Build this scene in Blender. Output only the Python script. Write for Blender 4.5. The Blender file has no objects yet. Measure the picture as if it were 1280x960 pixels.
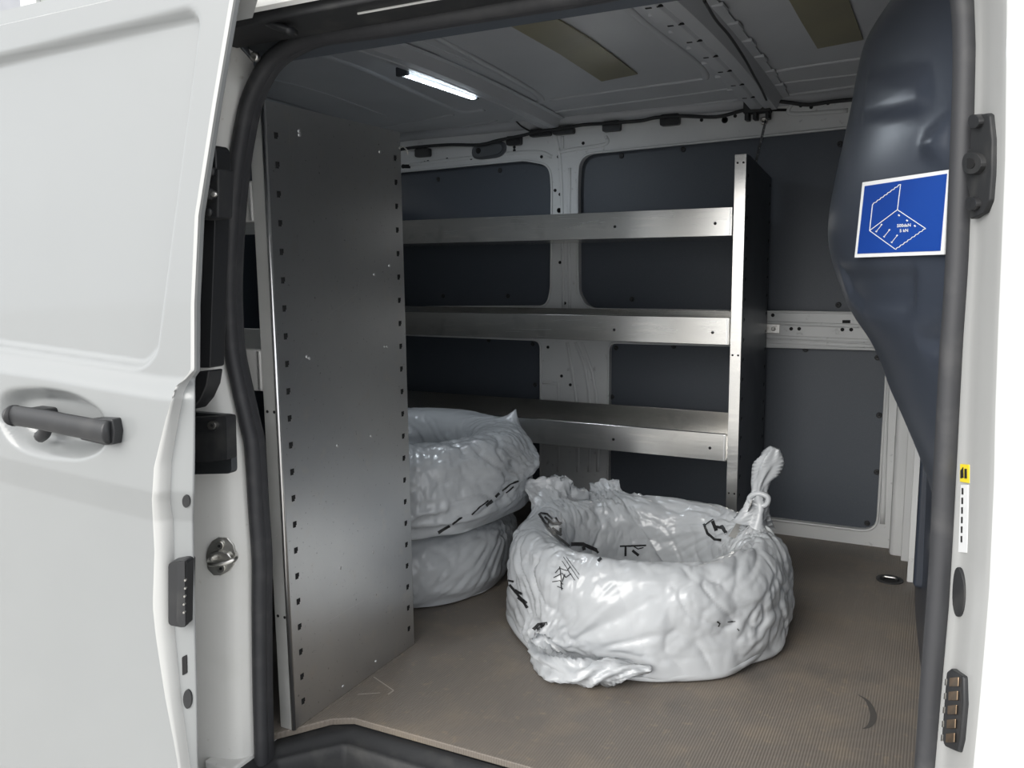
import bpy, bmesh, math, random
import numpy as np
from mathutils import Vector, Matrix, noise
from mathutils.bvhtree import BVHTree
from mathutils.geometry import tessellate_polygon

# ---------------------------------------------------------------- camera, world, light, exposure
S = bpy.context.scene
COL = S.collection
FOC, YAW, PITCH, ROLL, CAMH = 1044.4, math.radians(27.17), math.radians(8.02), math.radians(-0.596), 0.85
_F = Vector((-math.sin(YAW)*math.cos(PITCH), math.cos(YAW)*math.cos(PITCH), -math.sin(PITCH)))
_R0 = Vector((math.cos(YAW), math.sin(YAW), 0)); _U0 = _R0.cross(_F)
_R = _R0*math.cos(ROLL)+_U0*math.sin(ROLL); _U = -_R0*math.sin(ROLL)+_U0*math.cos(ROLL)
CAM = Vector((0, 0, CAMH))
cam = bpy.data.cameras.new('camera'); co = bpy.data.objects.new('camera', cam); COL.objects.link(co)
cam.sensor_width = 36; cam.lens = 36*FOC/1280; cam.clip_start = .02
co.matrix_world = Matrix(((_R.x, _U.x, -_F.x, 0), (_R.y, _U.y, -_F.y, 0), (_R.z, _U.z, -_F.z, CAMH), (0, 0, 0, 1)))
S.camera = co
S.view_settings.view_transform = 'Standard'; S.view_settings.look = 'None'
S.view_settings.gamma = 1; S.view_settings.use_curve_mapping = False
S.view_settings.exposure = 1.15
w = bpy.data.worlds.new('overcast_sky'); S.world = w; w.use_nodes = True
n = w.node_tree.nodes; l = w.node_tree.links; bg = n['Background']
tc = n.new('ShaderNodeTexCoord'); sx = n.new('ShaderNodeSeparateXYZ'); cr = n.new('ShaderNodeValToRGB')
l.new(tc.outputs['Generated'], sx.inputs[0]); l.new(sx.outputs['Z'], cr.inputs[0]); l.new(cr.outputs[0], bg.inputs[0])
cr.color_ramp.elements[0].position = 0; cr.color_ramp.elements[0].color = (.93, .96, 1, 1)
cr.color_ramp.elements[1].position = 1; cr.color_ramp.elements[1].color = (1.0, 1.0, 1.0, 1)
bg.inputs[1].default_value = .75
# thin cloud lets through a broad soft sun from behind the camera
sun = bpy.data.lights.new('veiled_sun', 'SUN'); sun.energy = 1.7; sun.angle = math.radians(50); sun.color = (1, .97, .92)
so = bpy.data.objects.new('veiled_sun', sun); COL.objects.link(so)
so.rotation_euler = Vector((.25, .85, -.48)).to_track_quat('-Z', 'Y').to_euler()

# ---------------------------------------------------------------- helpers
def ray(x, y):
    return _R*((x-640)/FOC) + _U*(-(y-480)/FOC) + _F
def P(x, y, X=None, Y=None, Z=None):
    """the place on the plane X=, Y= or Z= where the photograph shows (x, y)"""
    d = ray(x, y)
    t = (X-CAM.x)/d.x if X is not None else (Y-CAM.y)/d.y if Y is not None else (Z-CAM.z)/d.z
    return CAM + d*t
ORG = {}
def mesh(name, verts, faces, m, parent=None, smooth=False, bevel=0, mats=None, fm=None, recenter=True, auto=None):
    verts = [Vector(v) for v in verts]
    c = Vector((0, 0, 0))
    if recenter and verts:
        lo = Vector([min(v[i] for v in verts) for i in range(3)]); hi = Vector([max(v[i] for v in verts) for i in range(3)])
        c = (lo+hi)/2
    me = bpy.data.meshes.new(name); me.from_pydata([v-c for v in verts], [], faces); me.validate(); me.update()
    for mm in ([m] if mats is None else mats): me.materials.append(mm)
    if fm is not None and len(fm) == len(me.polygons): me.polygons.foreach_set('material_index', fm)
    if smooth: me.polygons.foreach_set('use_smooth', [True]*len(me.polygons))
    o = bpy.data.objects.new(name, me); COL.objects.link(o)
    po = Vector((0, 0, 0))
    if parent: o.parent = parent; po = ORG[parent.name]
    o.location = c-po; ORG[o.name] = c
    if bevel:
        b = o.modifiers.new('bevel', 'BEVEL'); b.width = bevel; b.segments = 2; b.limit_method = 'ANGLE'; b.angle_limit = math.radians(35)
        me.polygons.foreach_set('use_smooth', [True]*len(me.polygons))
        b.harden_normals = True
    return o
def empty(name, loc, label=None, cat=None, group=None, kind=None):
    o = bpy.data.objects.new(name, None); COL.objects.link(o); o.location = loc; o.empty_display_size = .05
    ORG[o.name] = Vector(loc); return tag(o, label, cat, group, kind)
def tag(o, label=None, cat=None, group=None, kind=None):
    if label: o['label'] = label
    if cat: o['category'] = cat
    if group: o['group'] = group
    if kind: o['kind'] = kind
    return o
class MB:
    """collects boxes, prisms, tubes for one mesh"""
    def __init__(s): s.v = []; s.f = []; s.m = []
    def add(s, v, f, mi=0):
        b = len(s.v); s.v += [Vector(x) for x in v]; s.f += [tuple(b+i for i in q) for q in f]; s.m += [mi]*len(f); return s
    def box(s, x0, x1, y0, y1, z0, z1, mi=0):
        v = [(x, y, z) for x in (x0, x1) for y in (y0, y1) for z in (z0, z1)]
        return s.add(v, [(0, 1, 3, 2), (4, 6, 7, 5), (0, 4, 5, 1), (2, 3, 7, 6), (0, 2, 6, 4), (1, 5, 7, 3)], mi)
    def prism(s, outer, d, holes=(), mi=0):
        """outer, holes: lists of 3-D points in a plane; d: thickness vector"""
        loops = [[Vector(p) for p in outer]]+[[Vector(p) for p in h] for h in holes]
        d = Vector(d); tri = tessellate_polygon(loops); flat = [p for lp in loops for p in lp]; N = len(flat)
        fs = []
        for t in tri:
            fs.append(tuple(t)); fs.append(tuple(N+i for i in reversed(t)))
        k = 0
        for lp in loops:
            m_ = len(lp)
            for i in range(m_): j = (i+1) % m_; fs.append((k+i, k+j, N+k+j, N+k+i))
            k += m_
        return s.add(flat+[p+d for p in flat], fs, mi)
    def tube(s, pts, r, n=10, r2=None, closed=False, up=None, cap=True, mi=0):
        """round or flattened tube; r may be a list"""
        pts = [Vector(p) for p in pts]; N = len(pts)
        rs = r if isinstance(r, (list, tuple)) else [r]*N
        r2s = r2 if isinstance(r2, (list, tuple)) else [r2]*N if r2 is not None else rs
        ref = Vector(up) if up else None; vs = []
        for i, p in enumerate(pts):
            a = pts[(i-1) % N] if (closed or i) else p; b = pts[(i+1) % N] if (closed or i < N-1) else p
            t = (b-a).normalized()
            if ref is None:
                ref = Vector((0, 0, 1)) if abs(t.z) < .9 else Vector((1, 0, 0))
            u_ = (ref-t*ref.dot(t)); u_ = u_.normalized() if u_.length > 1e-6 else t.orthogonal().normalized()
            if up is None: ref = u_
            w_ = t.cross(u_)
            for k in range(n):
                q = 2*math.pi*k/n; vs.append(p+u_*math.cos(q)*rs[i]+w_*math.sin(q)*r2s[i])
        fs = []
        for i in range(N if closed else N-1):
            for k in range(n):
                a = i*n+k; b = i*n+(k+1) % n; c = ((i+1) % N)*n+(k+1) % n; d = ((i+1) % N)*n+k; fs.append((a, b, c, d))
        if cap and not closed: fs.append(tuple(range(n-1, -1, -1))); fs.append(tuple((N-1)*n+k for k in range(n)))
        return s.add(vs, fs, mi)
    def lathe(s, c, ax, prof, n=20, mi=0, sx=1, up=None):
        """prof: (radius, height) pairs along the axis"""
        c = Vector(c); ax = Vector(ax).normalized()
        u_ = Vector(up) if up else (Vector((0, 0, 1)) if abs(ax.z) < .9 else Vector((1, 0, 0)))
        u_ = (u_-ax*u_.dot(ax)).normalized(); w_ = ax.cross(u_); vs = []; fs = []
        for r, h in prof:
            for k in range(n):
                q = 2*math.pi*k/n; vs.append(c+ax*h+u_*math.cos(q)*r*sx+w_*math.sin(q)*r)
        for i in range(len(prof)-1):
            for k in range(n): fs.append((i*n+k, i*n+(k+1) % n, (i+1)*n+(k+1) % n, (i+1)*n+k))
        fs.append(tuple(range(n-1, -1, -1))); fs.append(tuple((len(prof)-1)*n+k for k in range(n)))
        return s.add(vs, fs, mi)
    def build(s, name, m, parent=None, **k):
        o = mesh(name, s.v, s.f, m, parent, fm=s.m if 'mats' in k else None, **k)
        bm = bmesh.new(); bm.from_mesh(o.data); bmesh.ops.recalc_face_normals(bm, faces=bm.faces); bm.to_mesh(o.data); bm.free()
        return o
def grid(name, pts, m, parent=None, smooth=True, **k):
    """pts[i][j] -> surface"""
    R_, C_ = len(pts), len(pts[0]); v = [p for row in pts for p in row]
    f = [(i*C_+j, i*C_+j+1, (i+1)*C_+j+1, (i+1)*C_+j) for i in range(R_-1) for j in range(C_-1)]
    return mesh(name, v, f, m, parent, smooth=smooth, **k)
def rpoly(pts, r, n=6):
    """2-D polygon with rounded corners; r one number or a list"""
    out = []; N = len(pts)
    for i, p in enumerate(pts):
        p = Vector(p[:2]); a = Vector(pts[i-1][:2]); b = Vector(pts[(i+1) % N][:2]); rr = r[i] if isinstance(r, (list, tuple)) else r
        da = (a-p); db = (b-p); rr_ = min(rr, da.length*.49, db.length*.49)
        if rr_ < 1e-5: out.append(p); continue
        s_ = p+da.normalized()*rr_; e_ = p+db.normalized()*rr_
        for k in range(n+1):
            t = k/n; out.append(s_*(1-t)**2+p*2*t*(1-t)+e_*t*t)
    return out
def lerp_tab(tab, x):
    """tab sorted by first entry"""
    return float(np.interp(x, [t[0] for t in tab], [t[1] for t in tab]))
def sstep(a, b, x):
    t = min(1, max(0, (x-a)/(b-a))); return t*t*(3-2*t)
def spline(pts, n=8, closed=False):
    pts = [Vector(p) for p in pts]; N = len(pts); out = []
    for i in range(N if closed else N-1):
        g = lambda k: pts[k % N] if closed else pts[min(max(k, 0), N-1)]
        a, b, c, d = g(i-1), g(i), g(i+1), g(i+2)
        for k in range(n):
            t = k/n; out.append(.5*((2*b)+(c-a)*t+(2*a-5*b+4*c-d)*t*t+(3*b-a-3*c+d)*t*t*t))
    if not closed: out.append(pts[-1])
    return out
def bvh_of(objs):
    vs = []; fs = []
    for o in objs:
        off = ORG[o.name]; b = len(vs); vs += [v.co+off for v in o.data.vertices]; fs += [tuple(b+i for i in p.vertices) for p in o.data.polygons]
    return BVHTree.FromPolygons(vs, fs)
def on(bvh, x, y, lift=0):
    h = bvh.ray_cast(CAM, ray(x, y).normalized())
    if h[0] is None: return None, None
    nn = h[1] if h[1].dot(ray(x, y)) < 0 else -h[1]
    return h[0]+nn*lift, nn
def plate(mb, bvh, px, t=.003, sink=.002, mi=0, flat=True):
    """a thin plate fixed to a real surface, its outline seen at px"""
    hit = [on(bvh, *p) for p in px]; got = [h for h in hit if h[0] is not None]
    if len(got) < 3: got = [(P(x, y, Y=.97), Vector((0, -1, 0))) for x, y in px]; print('plate off surface', px[0])
    hit = got
    nn = sum((h[1] for h in hit), Vector()).normalized()
    pts = [h[0] for h in hit]
    if flat:
        c = sum(pts, Vector())/len(pts)
        pts = [p-nn*(p-c).dot(nn) for p in pts]
    mb.prism([p-nn*sink for p in pts], nn*(t+sink), mi=mi)
    return sum(pts, Vector())/len(pts), nn
def oval(cx, cy, rx, ry, n=20, sh=0):
    return [(cx+rx*math.cos(2*math.pi*k/n)+sh*math.sin(2*math.pi*k/n)*ry, cy+ry*math.sin(2*math.pi*k/n)) for k in range(n)]

# ---------------------------------------------------------------- materials
def mat(name, col, rough=.5, metal=0, spec=.5, coat=0, noise_=None, bump=None, emit=None, bump2=None):
    """noise_: (scale, colour, lo, hi[, stretch]); bump: (scale, strength, dist[, stretch])"""
    m = bpy.data.materials.new(name); m.use_nodes = True; nt = m.node_tree; b = nt.nodes['Principled BSDF']
    b.inputs['Base Color'].default_value = (*col, 1); b.inputs['Roughness'].default_value = rough; b.inputs['Metallic'].default_value = metal
    b.inputs['Specular IOR Level'].default_value = spec; b.inputs['Coat Weight'].default_value = coat; b.inputs['Coat Roughness'].default_value = .06
    tcn = nt.nodes.new('ShaderNodeTexCoord')
    def src(sc, st, det=4):
        mp = nt.nodes.new('ShaderNodeMapping'); mp.inputs['Scale'].default_value = st or (1, 1, 1)
        nt.links.new(tcn.outputs['Object'], mp.inputs[0]); nz = nt.nodes.new('ShaderNodeTexNoise')
        nz.inputs['Scale'].default_value = sc; nz.inputs['Detail'].default_value = det; nt.links.new(mp.outputs[0], nz.inputs['Vector']); return nz
    last = None
    if noise_:
        for nsx in (noise_ if isinstance(noise_, list) else [noise_]):
            nz = src(nsx[0], nsx[4] if len(nsx) > 4 else None, 6); rp = nt.nodes.new('ShaderNodeValToRGB')
            rp.color_ramp.elements[0].position = nsx[2]; rp.color_ramp.elements[1].position = nsx[3]
            nt.links.new(nz.outputs[0], rp.inputs[0]); mx = nt.nodes.new('ShaderNodeMix'); mx.data_type = 'RGBA'
            nt.links.new(rp.outputs[0], mx.inputs[0]); mx.inputs[7].default_value = (*nsx[1], 1)
            if last: nt.links.new(last, mx.inputs[6])
            else: mx.inputs[6].default_value = (*col, 1)
            last = mx.outputs[2]
        nt.links.new(last, b.inputs['Base Color'])
    nrm = None
    for bp in (bump, bump2):
        if bp:
            nz = src(bp[0], bp[3] if len(bp) > 3 else None); bn = nt.nodes.new('ShaderNodeBump')
            bn.inputs['Strength'].default_value = bp[1]; bn.inputs['Distance'].default_value = bp[2]
            nt.links.new(nz.outputs[0], bn.inputs['Height'])
            if nrm: nt.links.new(nrm, bn.inputs['Normal'])
            nrm = bn.outputs[0]
    if nrm: nt.links.new(nrm, b.inputs['Normal'])
    if emit: b.inputs['Emission Color'].default_value = (*emit[0], 1); b.inputs['Emission Strength'].default_value = emit[1]
    return m
M = {}
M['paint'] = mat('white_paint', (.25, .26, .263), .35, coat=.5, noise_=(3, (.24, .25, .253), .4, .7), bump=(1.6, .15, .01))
M['skin'] = mat('white_paint_lit', (.68, .69, .69), .35, coat=.5)  # brighter copy of the van white; strong daylight put into the colour
M['hem'] = mat('white_paint_half_lit', (.42, .425, .42), .4, coat=.3)  # same van white in a middle tone: shaded front jamb, lit door hem
M['jamb'] = mat('white_jamb_paint', (.70, .70, .68), .42, coat=.25, noise_=[(7, (.63, .63, .60), .5, .8), (60, (.50, .48, .44), .68, .8)])
M['inner'] = mat('grey_white_inner_steel', (.64, .65, .65), .45, noise_=[(5, (.59, .60, .605), .4, .7), (40, (.3, .3, .3), .66, .8)])
M['roof'] = mat('roof_inner_steel', (.54, .555, .58), .38, noise_=(4, (.50, .515, .54), .4, .7), bump=(3, .1, .01))
M['lining'] = mat('dark_lining_board', (.066, .077, .095), .5, noise_=[(2.5, (.058, .07, .088), .4, .7), (300, (.08, .09, .108), .5, .8)], bump=(500, .15, .0005))
M['bulk'] = mat('blue_grey_moulded_plastic', (.038, .045, .060), .28, spec=.5, noise_=(3, (.034, .041, .056), .4, .7), bump=(900, .12, .0003))
M['rubber'] = mat('black_rubber', (.035, .036, .04), .55, noise_=(30, (.06, .06, .062), .5, .8), bump=(200, .1, .0004))
M['black'] = mat('black_plastic', (.02, .021, .023), .42, noise_=(20, (.035, .035, .036), .55, .8))
M['blackmatt'] = mat('matt_black_plastic', (.019, .020, .022), .62, noise_=(25, (.05, .05, .048), .5, .85), bump=(250, .2, .0006))
M['hole'] = mat('dark_hole', (.006, .006, .007), .8)
M['alu'] = mat('worn_aluminium', (.82, .80, .76), .24, 1, noise_=[(3, (.68, .68, .67), .35, .7), (60, (.86, .84, .80), .55, .75, (.15, 1, 1)), (14, (.55, .54, .52), .62, .8)], bump=(140, .12, .001, (.05, 1, 1)))
M['alu_matt'] = mat('matt_aluminium', (.70, .70, .68), .5, .5, noise_=(8, (.6, .6, .58), .4, .7), bump=(140, .1, .001, (.05, 1, 1)))
M['alu_lit'] = mat('lit_aluminium', (.80, .79, .77), .45, .25, noise_=(8, (.70, .69, .67), .4, .7))  # lighter copy of the rack aluminium; daylight on the near shelves is in its colour
M['alu_end'] = mat('scuffed_aluminium_sheet', (.74, .745, .74), .35, 1, noise_=[(3.5, (.64, .65, .66), .35, .7), (26, (.72, .71, .69), .58, .78), (150, (.25, .25, .25), .66, .8)], bump=(2.2, .25, .006), bump2=(160, .06, .0006))
M['alu_dark'] = mat('dull_dark_aluminium', (.16, .17, .185), .42, .9, noise_=(9, (.12, .13, .14), .4, .7))
M['scratch_glint'] = mat('bright_scratch_glint', (.8, .8, .8), .3, 1)
M['zinc'] = mat('bare_zinc_steel', (.66, .65, .62), .3, 1, noise_=(70, (.4, .38, .35), .55, .8))
M['brass'] = mat('worn_copper_contact', (.46, .33, .22), .35, 1, noise_=(60, (.25, .2, .15), .5, .75))
M['tape'] = mat('yellowed_foil_pad', (.27, .25, .165), .42, noise_=(6, (.23, .215, .15), .4, .7))
M['print'] = mat('black_film_print', (.012, .012, .013), .4)
M['blue'] = mat('sticker_blue', (.008, .045, .26), .35, noise_=(4, (.012, .06, .31), .4, .7))
M['white'] = mat('sticker_white', (.72, .73, .74), .4)
M['yellow'] = mat('sticker_yellow', (.75, .6, .03), .4)
M['led'] = mat('led_chips', (.9, .95, 1), .3, emit=((.82, .92, 1), 7))
M['led_cover'] = mat('led_cover', (.75, .8, .85), .25, emit=((.7, .8, .9), .35))
M['lens'] = mat('smoky_lamp_lens', (.12, .13, .14), .15, coat=.8)
M['asphalt'] = mat('light_paving', (.38, .375, .36), .8, noise_=(6, (.43, .42, .41), .4, .7), bump=(90, .4, .004))
M['render'] = mat('pale_wall_render', (.30, .305, .33), .8, noise_=(2, (.27, .28, .30), .4, .7))
M['glass'] = mat('pale_window_blind', (.27, .30, .27), .5, noise_=(1.5, (.31, .33, .31), .4, .7))
M['pvc'] = mat('white_window_frame', (.6, .6, .6), .4)
# the film of the bags: thin white polythene
def film(name, col):
    m = mat(name, col, .27, spec=.6, coat=.35, bump=(17, .9, .006), bump2=(150, .2, .001)); nt = m.node_tree; next(x for x in nt.nodes if x.type == 'TEX_NOISE' and x.inputs['Scale'].default_value == 17).noise_type = 'RIDGED_MULTIFRACTAL'; b = nt.nodes['Principled BSDF']
    tr = nt.nodes.new('ShaderNodeBsdfTranslucent'); tr.inputs[0].default_value = (.72, .76, .80, 1); mx = nt.nodes.new('ShaderNodeMixShader'); mx.inputs[0].default_value = .22
    nt.links.new(b.outputs[0], mx.inputs[1]); nt.links.new(tr.outputs[0], mx.inputs[2]); nt.links.new(mx.outputs[0], nt.nodes['Material Output'].inputs[0]); return m
M['film'] = film('white_polythene', (.58, .60, .62))
M['film2'] = film('white_polythene_twisted', (.58, .60, .62))
def floor_mat():
    m = mat('ribbed_brown_floor', (.185, .160, .135), .55, noise_=[(2.2, (.15, .135, .12), .35, .7), (9, (.22, .185, .145), .5, .8), (55, (.24, .20, .15), .6, .8), (3.1, (.10, .095, .09), .6, .75)])
    nt = m.node_tree; b = nt.nodes['Principled BSDF']; tcn = nt.nodes.new('ShaderNodeTexCoord')
    wv = nt.nodes.new('ShaderNodeTexWave'); wv.bands_direction = 'X'; wv.inputs['Scale'].default_value = 62; wv.inputs['Distortion'].default_value = .5; wv.inputs['Detail'].default_value = 1
    nt.links.new(tcn.outputs['Object'], wv.inputs[0]); bn = nt.nodes.new('ShaderNodeBump'); bn.inputs['Strength'].default_value = .6; bn.inputs['Distance'].default_value = .001
    nt.links.new(wv.outputs[0], bn.inputs['Height']); nt.links.new(bn.outputs[0], b.inputs['Normal']); return m
M['floor'] = floor_mat()
rnd = random.Random(4)
YW, YB = 2.66, 2.70          # far side wall: face of the steel frame, face of the lining boards
XR = -2.45                   # rear doors
# ================================================================ SETTING
# floor: one sheet of ribbed board with the step cut out of its near edge
fl = [(-2.45, 1.03), (-1.10, 1.03), (-1.075, 1.045), (-.99, 1.165), (-.955, 1.185), (.05, 1.20), (.05, 2.75), (-2.45, 2.75)]
tag(MB().prism([(x, y, -.014) for x, y in fl], (0, 0, .014)).build('floor', M['floor'], bevel=.003), kind='structure')
tag(MB().prism([(-30, -30, -.60), (30, -30, -.60), (30, 40, -.60), (-30, 40, -.60)], (0, 0, .04)).build('ground', M['asphalt']), kind='structure')
# underbody so that no light comes up through the van
tag(MB().box(-2.5, .1, 1.19, 2.76, -.25, -.02).box(-2.5, -1.09, 1.03, 1.19, -.25, -.02).box(-2.5, .1, .97, 1.19, -.4, -.26).build('trim_1', M['blackmatt']), kind='structure')

# far side wall: pressed steel frame with openings, lining boards behind them
def WQ(x, y, Y=YW): p = P(x, y, Y=Y); return (p.x, p.z)
def wall_pts(q, Y): return [(a, Y, b) for a, b in q]
A_ = [(-2.2, WQ(505, 217)[1]), WQ(655, 200), WQ(688, 206), WQ(690, 235), WQ(689, 362), WQ(684, 383), (-2.2, WQ(510, 386)[1])]
A_r = [.05, .02, .08, .02, .02, .05, .05]
B_ = [WQ(722, 235), WQ(724, 193), (-.10, WQ(1055, 160)[1]+.004), (-.10, WQ(1062, 391)[1]), WQ(735, 386), WQ(723, 366)]
B_r = [.02, .08, .05, .05, .05, .02]
C_ = [(-2.2, WQ(512, 418)[1]), WQ(676, 425), WQ(676, 600), (WQ(676, 600)[0], .06), (-2.2, .06)]
C_r = [.03, .03, .01, .03, .03]
D_ = [WQ(761, 428), WQ(1107, 437), WQ(1108, 470), (WQ(1095, 655)[0]+.004, .045), (WQ(761, 428)[0], .045)]
D_r = [.03, .05, .02, .05, .03]
openings = [rpoly(q, r) for q, r in ((A_, A_r), (B_, B_r), (C_, C_r), (D_, D_r))]
outer = [(-2.5, -.02), (-.02, -.02), (-.02, 1.36), (-2.5, 1.36)]
wall = MB().prism(wall_pts(outer, YW), (0, .03, 0), [wall_pts(o_, YW) for o_ in openings]).build('wall_back', M['inner'], bevel=.006)
tag(wall, kind='structure')
MB().box(-2.5, .1, 2.735, 2.76, -.02, 1.40).build('outer_skin', M['roof'], wall)
def rivet(px, py, parent, Y, r=.0085):
    p = P(px, py, Y=Y); return MB().lathe((p.x, Y, p.z), (0, -1, 0), [(r, -.001), (r, .002), (r*.8, .004), (r*.35, .0045), (r*.3, .003)], 14).build('rivet', M['black'], parent, smooth=True)
panels = []
for q, r, Y in ((A_, A_r, 2.688), (B_, B_r, 2.688), (C_, C_r, 2.688), (D_, D_r, 2.688)):
    cx = sum(a for a, b in q)/len(q); cz = sum(b for a, b in q)/len(q)
    big = [((a-cx)*1.02+cx, (b-cz)*1.03+cz) for a, b in q]
    panels.append(MB().prism(wall_pts(rpoly(big, r), Y), (0, .005, 0)).build('lining_board', M['lining'], wall))
for k, L in enumerate([[(548, 224), (625, 213), (554, 370), (635, 370)], [(777, 195), (854, 187), (790, 374), (1050, 180), (1048, 381)],
                       [(611, 425), (666, 430), (669, 481)], [(770, 435), (842, 433), (765, 496), (1007, 437), (1097, 447), (1099, 519), (1096, 590), (1084, 654), (950, 640)]]):
    for x, y in L: rivet(x, y, panels[k], 2.688)
# raised rolled lips round each opening
for o_ in openings:
    lp = spline([(a, YW-.002, b) for a, b in o_], 1, closed=True)
    MB().tube(lp, .004, 6, closed=True, up=(0, 1, 0)).build('rolled_edge', M['inner'], wall, smooth=True)
# holes, slots and beads of the frame
mb = MB()
def hole(x, y, r=.006, sx=1.0, Y=YW):
    p = P(x, y, Y=Y); mb.lathe((p.x, Y, p.z), (0, -1, 0), [(r, -.004), (r, .0012)], 14, sx=sx)
for x, y in ((559, 199), (531, 203), (535, 202), (589, 198), (643, 184), (643, 188), (677, 196), (698, 196), (694, 238), (700, 243), (699, 263), (700, 328), (706, 379),
             (685, 434), (702, 470), (713, 481), (729, 179), (877, 150), (906, 150), (919, 145), (1001, 132), (1014, 134), (1035, 129), (966, 394), (989, 411), (999, 411), (1053, 412), (1064, 412)): hole(x, y, .0055)
hole(699, 263, .0085); hole(906, 150, .010); hole(504, 208, .008)
def slot(x0, x1, y, h=.007):
    a = P(x0, y, Y=YW); b = P(x1, y, Y=YW); mb.prism([(a.x, YW+.001, a.z-h/2), (b.x, YW+.001, b.z-h/2), (b.x, YW+.001, b.z+h/2), (a.x, YW+.001, a.z+h/2)], (0, -.0025, 0))
slot(965, 986, 137.5, .008); slot(1053, 1063, 402, .009); slot(503, 513, 208, .014)
mb.build('punched_holes', M['hole'], wall, smooth=False)
def bead(pts, r=.006, name='pressed_bead', par=wall, m='inner', Y=YW, flat=.5):
    q = [P(x, y, Y=Y) for x, y in pts]
    return MB().tube(spline(q, 6), r*flat, 8, r2=r, up=(0, 1, 0)).build(name, M[m], par, smooth=True)
for L in ([(688, 150), (700, 200), (703, 300), (704, 385)], [(712, 210), (711, 300), (712, 385)], [(709, 428), (716, 470), (722, 520), (722, 590)],
          [(719, 428), (731, 460), (737, 510), (736, 590)], [(727, 428), (741, 470), (747, 520), (747, 590)], [(678, 478), (694, 480), (698, 490), (697, 590)],
          [(700, 190), (720, 186), (757, 180), (757, 170)], [(703, 170), (703, 186)], [(990, 130), (990, 142), (1060, 138)], [(940, 402), (975, 404), (1085, 408)],
          [(940, 420), (1100, 427)], [(940, 426), (1100, 433)], [(512, 206), (655, 190), (690, 196)]): bead(L)
bead([(1109, 470), (1103, 655)], .007); bead([(1120, 545), (1118, 660)], .004)
# bright fixing plate on the middle rail, round bolts
mb = MB(); a = P(928, 404, Y=YW); b = P(975, 417, Y=YW); mb.box(a.x, b.x, YW-.005, YW, b.z, a.z); mb.build('rail_plate', M['zinc'], wall, bevel=.002)
for x, y, r in ((941, 410, .006), (967, 411, .007), (955, 151, .012)):
    p = P(x, y, Y=YW-.004); MB().lathe(p, (0, -1, 0), [(r, -.002), (r, .003), (r*.7, .006), (r*.4, .006), (r*.3, .003)], 18).build('bolt', M['zinc'], wall, smooth=True)
p = P(1127, 563, Y=YW); MB().lathe(p, (0, -1, 0), [(.011, 0), (.011, .002), (.004, .004), (.003, .001)], 18).build('threaded_bush', M['inner'], wall, smooth=True)
p = P(1127, 563, Y=YW-.004); MB().lathe(p, (0, -1, 0), [(.0035, 0), (.0035, .001)], 12).build('bush_hole', M['hole'], wall)
# front corner of that wall: a white pillar with long openings, then flutes of the partition's edge
mb = MB(); mb.box(-.098, -.03, 2.60, 2.66, -.01, 1.3); mb.build('corner_pillar', M['inner'], wall, bevel=.015)
mb = MB()
for y0, y1, x in ((530, 590, 1139), (640, 690, 1142)):
    a = P(x-1.5, y0, Y=2.598); b = P(x+3.5, y1, Y=2.598); mb.prism([(q.x, q.y, q.y and q[1]) for q in []] or [(a.x, 2.599, a.z), (b.x, 2.599, a.z+.004), (b.x, 2.599, b.z), (a.x, 2.599, b.z+.01)], (0, -.003, 0))
mb.build('long_slots', M['hole'], wall)
p = P(1112, 725, Z=0)
lash = empty('floor_anchor', (p.x, p.y, 0), 'round recessed tie-down eye sunk in the dark floor near the far front corner', 'anchor')
MB().lathe((p.x, p.y, 0), (0, 0, 1), [(.034, .0), (.034, .003), (.026, .003), (.024, .0005)], 28).build('rim', M['blackmatt'], lash, smooth=False)
MB().lathe((p.x, p.y, 0), (0, 0, 1), [(.024, .0005), (.022, .0009)], 24).build('cup', M['hole'], lash)
MB().tube([(p.x-.018, p.y, .003), (p.x-.012, p.y, .008), (p.x+.012, p.y, .008), (p.x+.018, p.y, .003)], .003, 8).build('eye_bar', M['zinc'], lash, smooth=True)

# roof: pressed skin, beads, bows, pads
def roofz(x, y): return min(.825+.43*y, 1.338+.035*math.sin(math.pi*min(1, max(0, (y-.95)/1.72))))
xs = np.linspace(-2.5, .6, 60); ys = np.linspace(1.0, 2.76, 40)
ceil = grid('ceiling', [[(x, y, roofz(x, y)) for y in ys] for x in xs], M['roof']); tag(ceil, kind='structure')
MB().box(-2.55, .6, 1.24, 2.78, 1.40, 1.43).build('roof_outer_skin', M['paint'], ceil)
def PR(x, y, dz=0):
    p = P(x, y, Z=1.35)
    for _ in range(5): p = P(x, y, Z=roofz(p.x, p.y)+dz)
    return p
def rbead(pts, r=.010, name='pressed_bead', m='roof', h=.5):
    return MB().tube(spline([PR(x, y) for x, y in pts], 8), r*h, 8, r2=r, up=(0, 0, 1)).build(name, M[m], ceil, smooth=True)
for L, r in (([(688, 125), (780, 112), (868, 100), (882, 96), (872, 80), (820, 40), (790, 15), (740, -30)], .010), ([(520, 30), (560, 55), (660, 110), (676, 124), (668, 129), (640, 133)], .012),
             ([(640, 148), (700, 139), (800, 126), (920, 110)], .008), ([(690, 153), (800, 139), (925, 124)], .010), ([(942, 94), (1000, 84), (1083, 72)], .010), ([(950, 107), (1080, 92)], .008), ([(960, 122), (1080, 106)], .009),
             ([(380, 62), (450, 85), (540, 125), (575, 139), (605, 137)], .012), ([(470, 160), (520, 152), (566, 143)], .010), ([(505, 170), (560, 162), (620, 150)], .008), ([(505, 181), (600, 168), (660, 157)], .010),
             ([(335, 98), (400, 115), (485, 146)], .004), ([(515, 47), (550, 62), (589, 79)], .003)): rbead(L, r)
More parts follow.
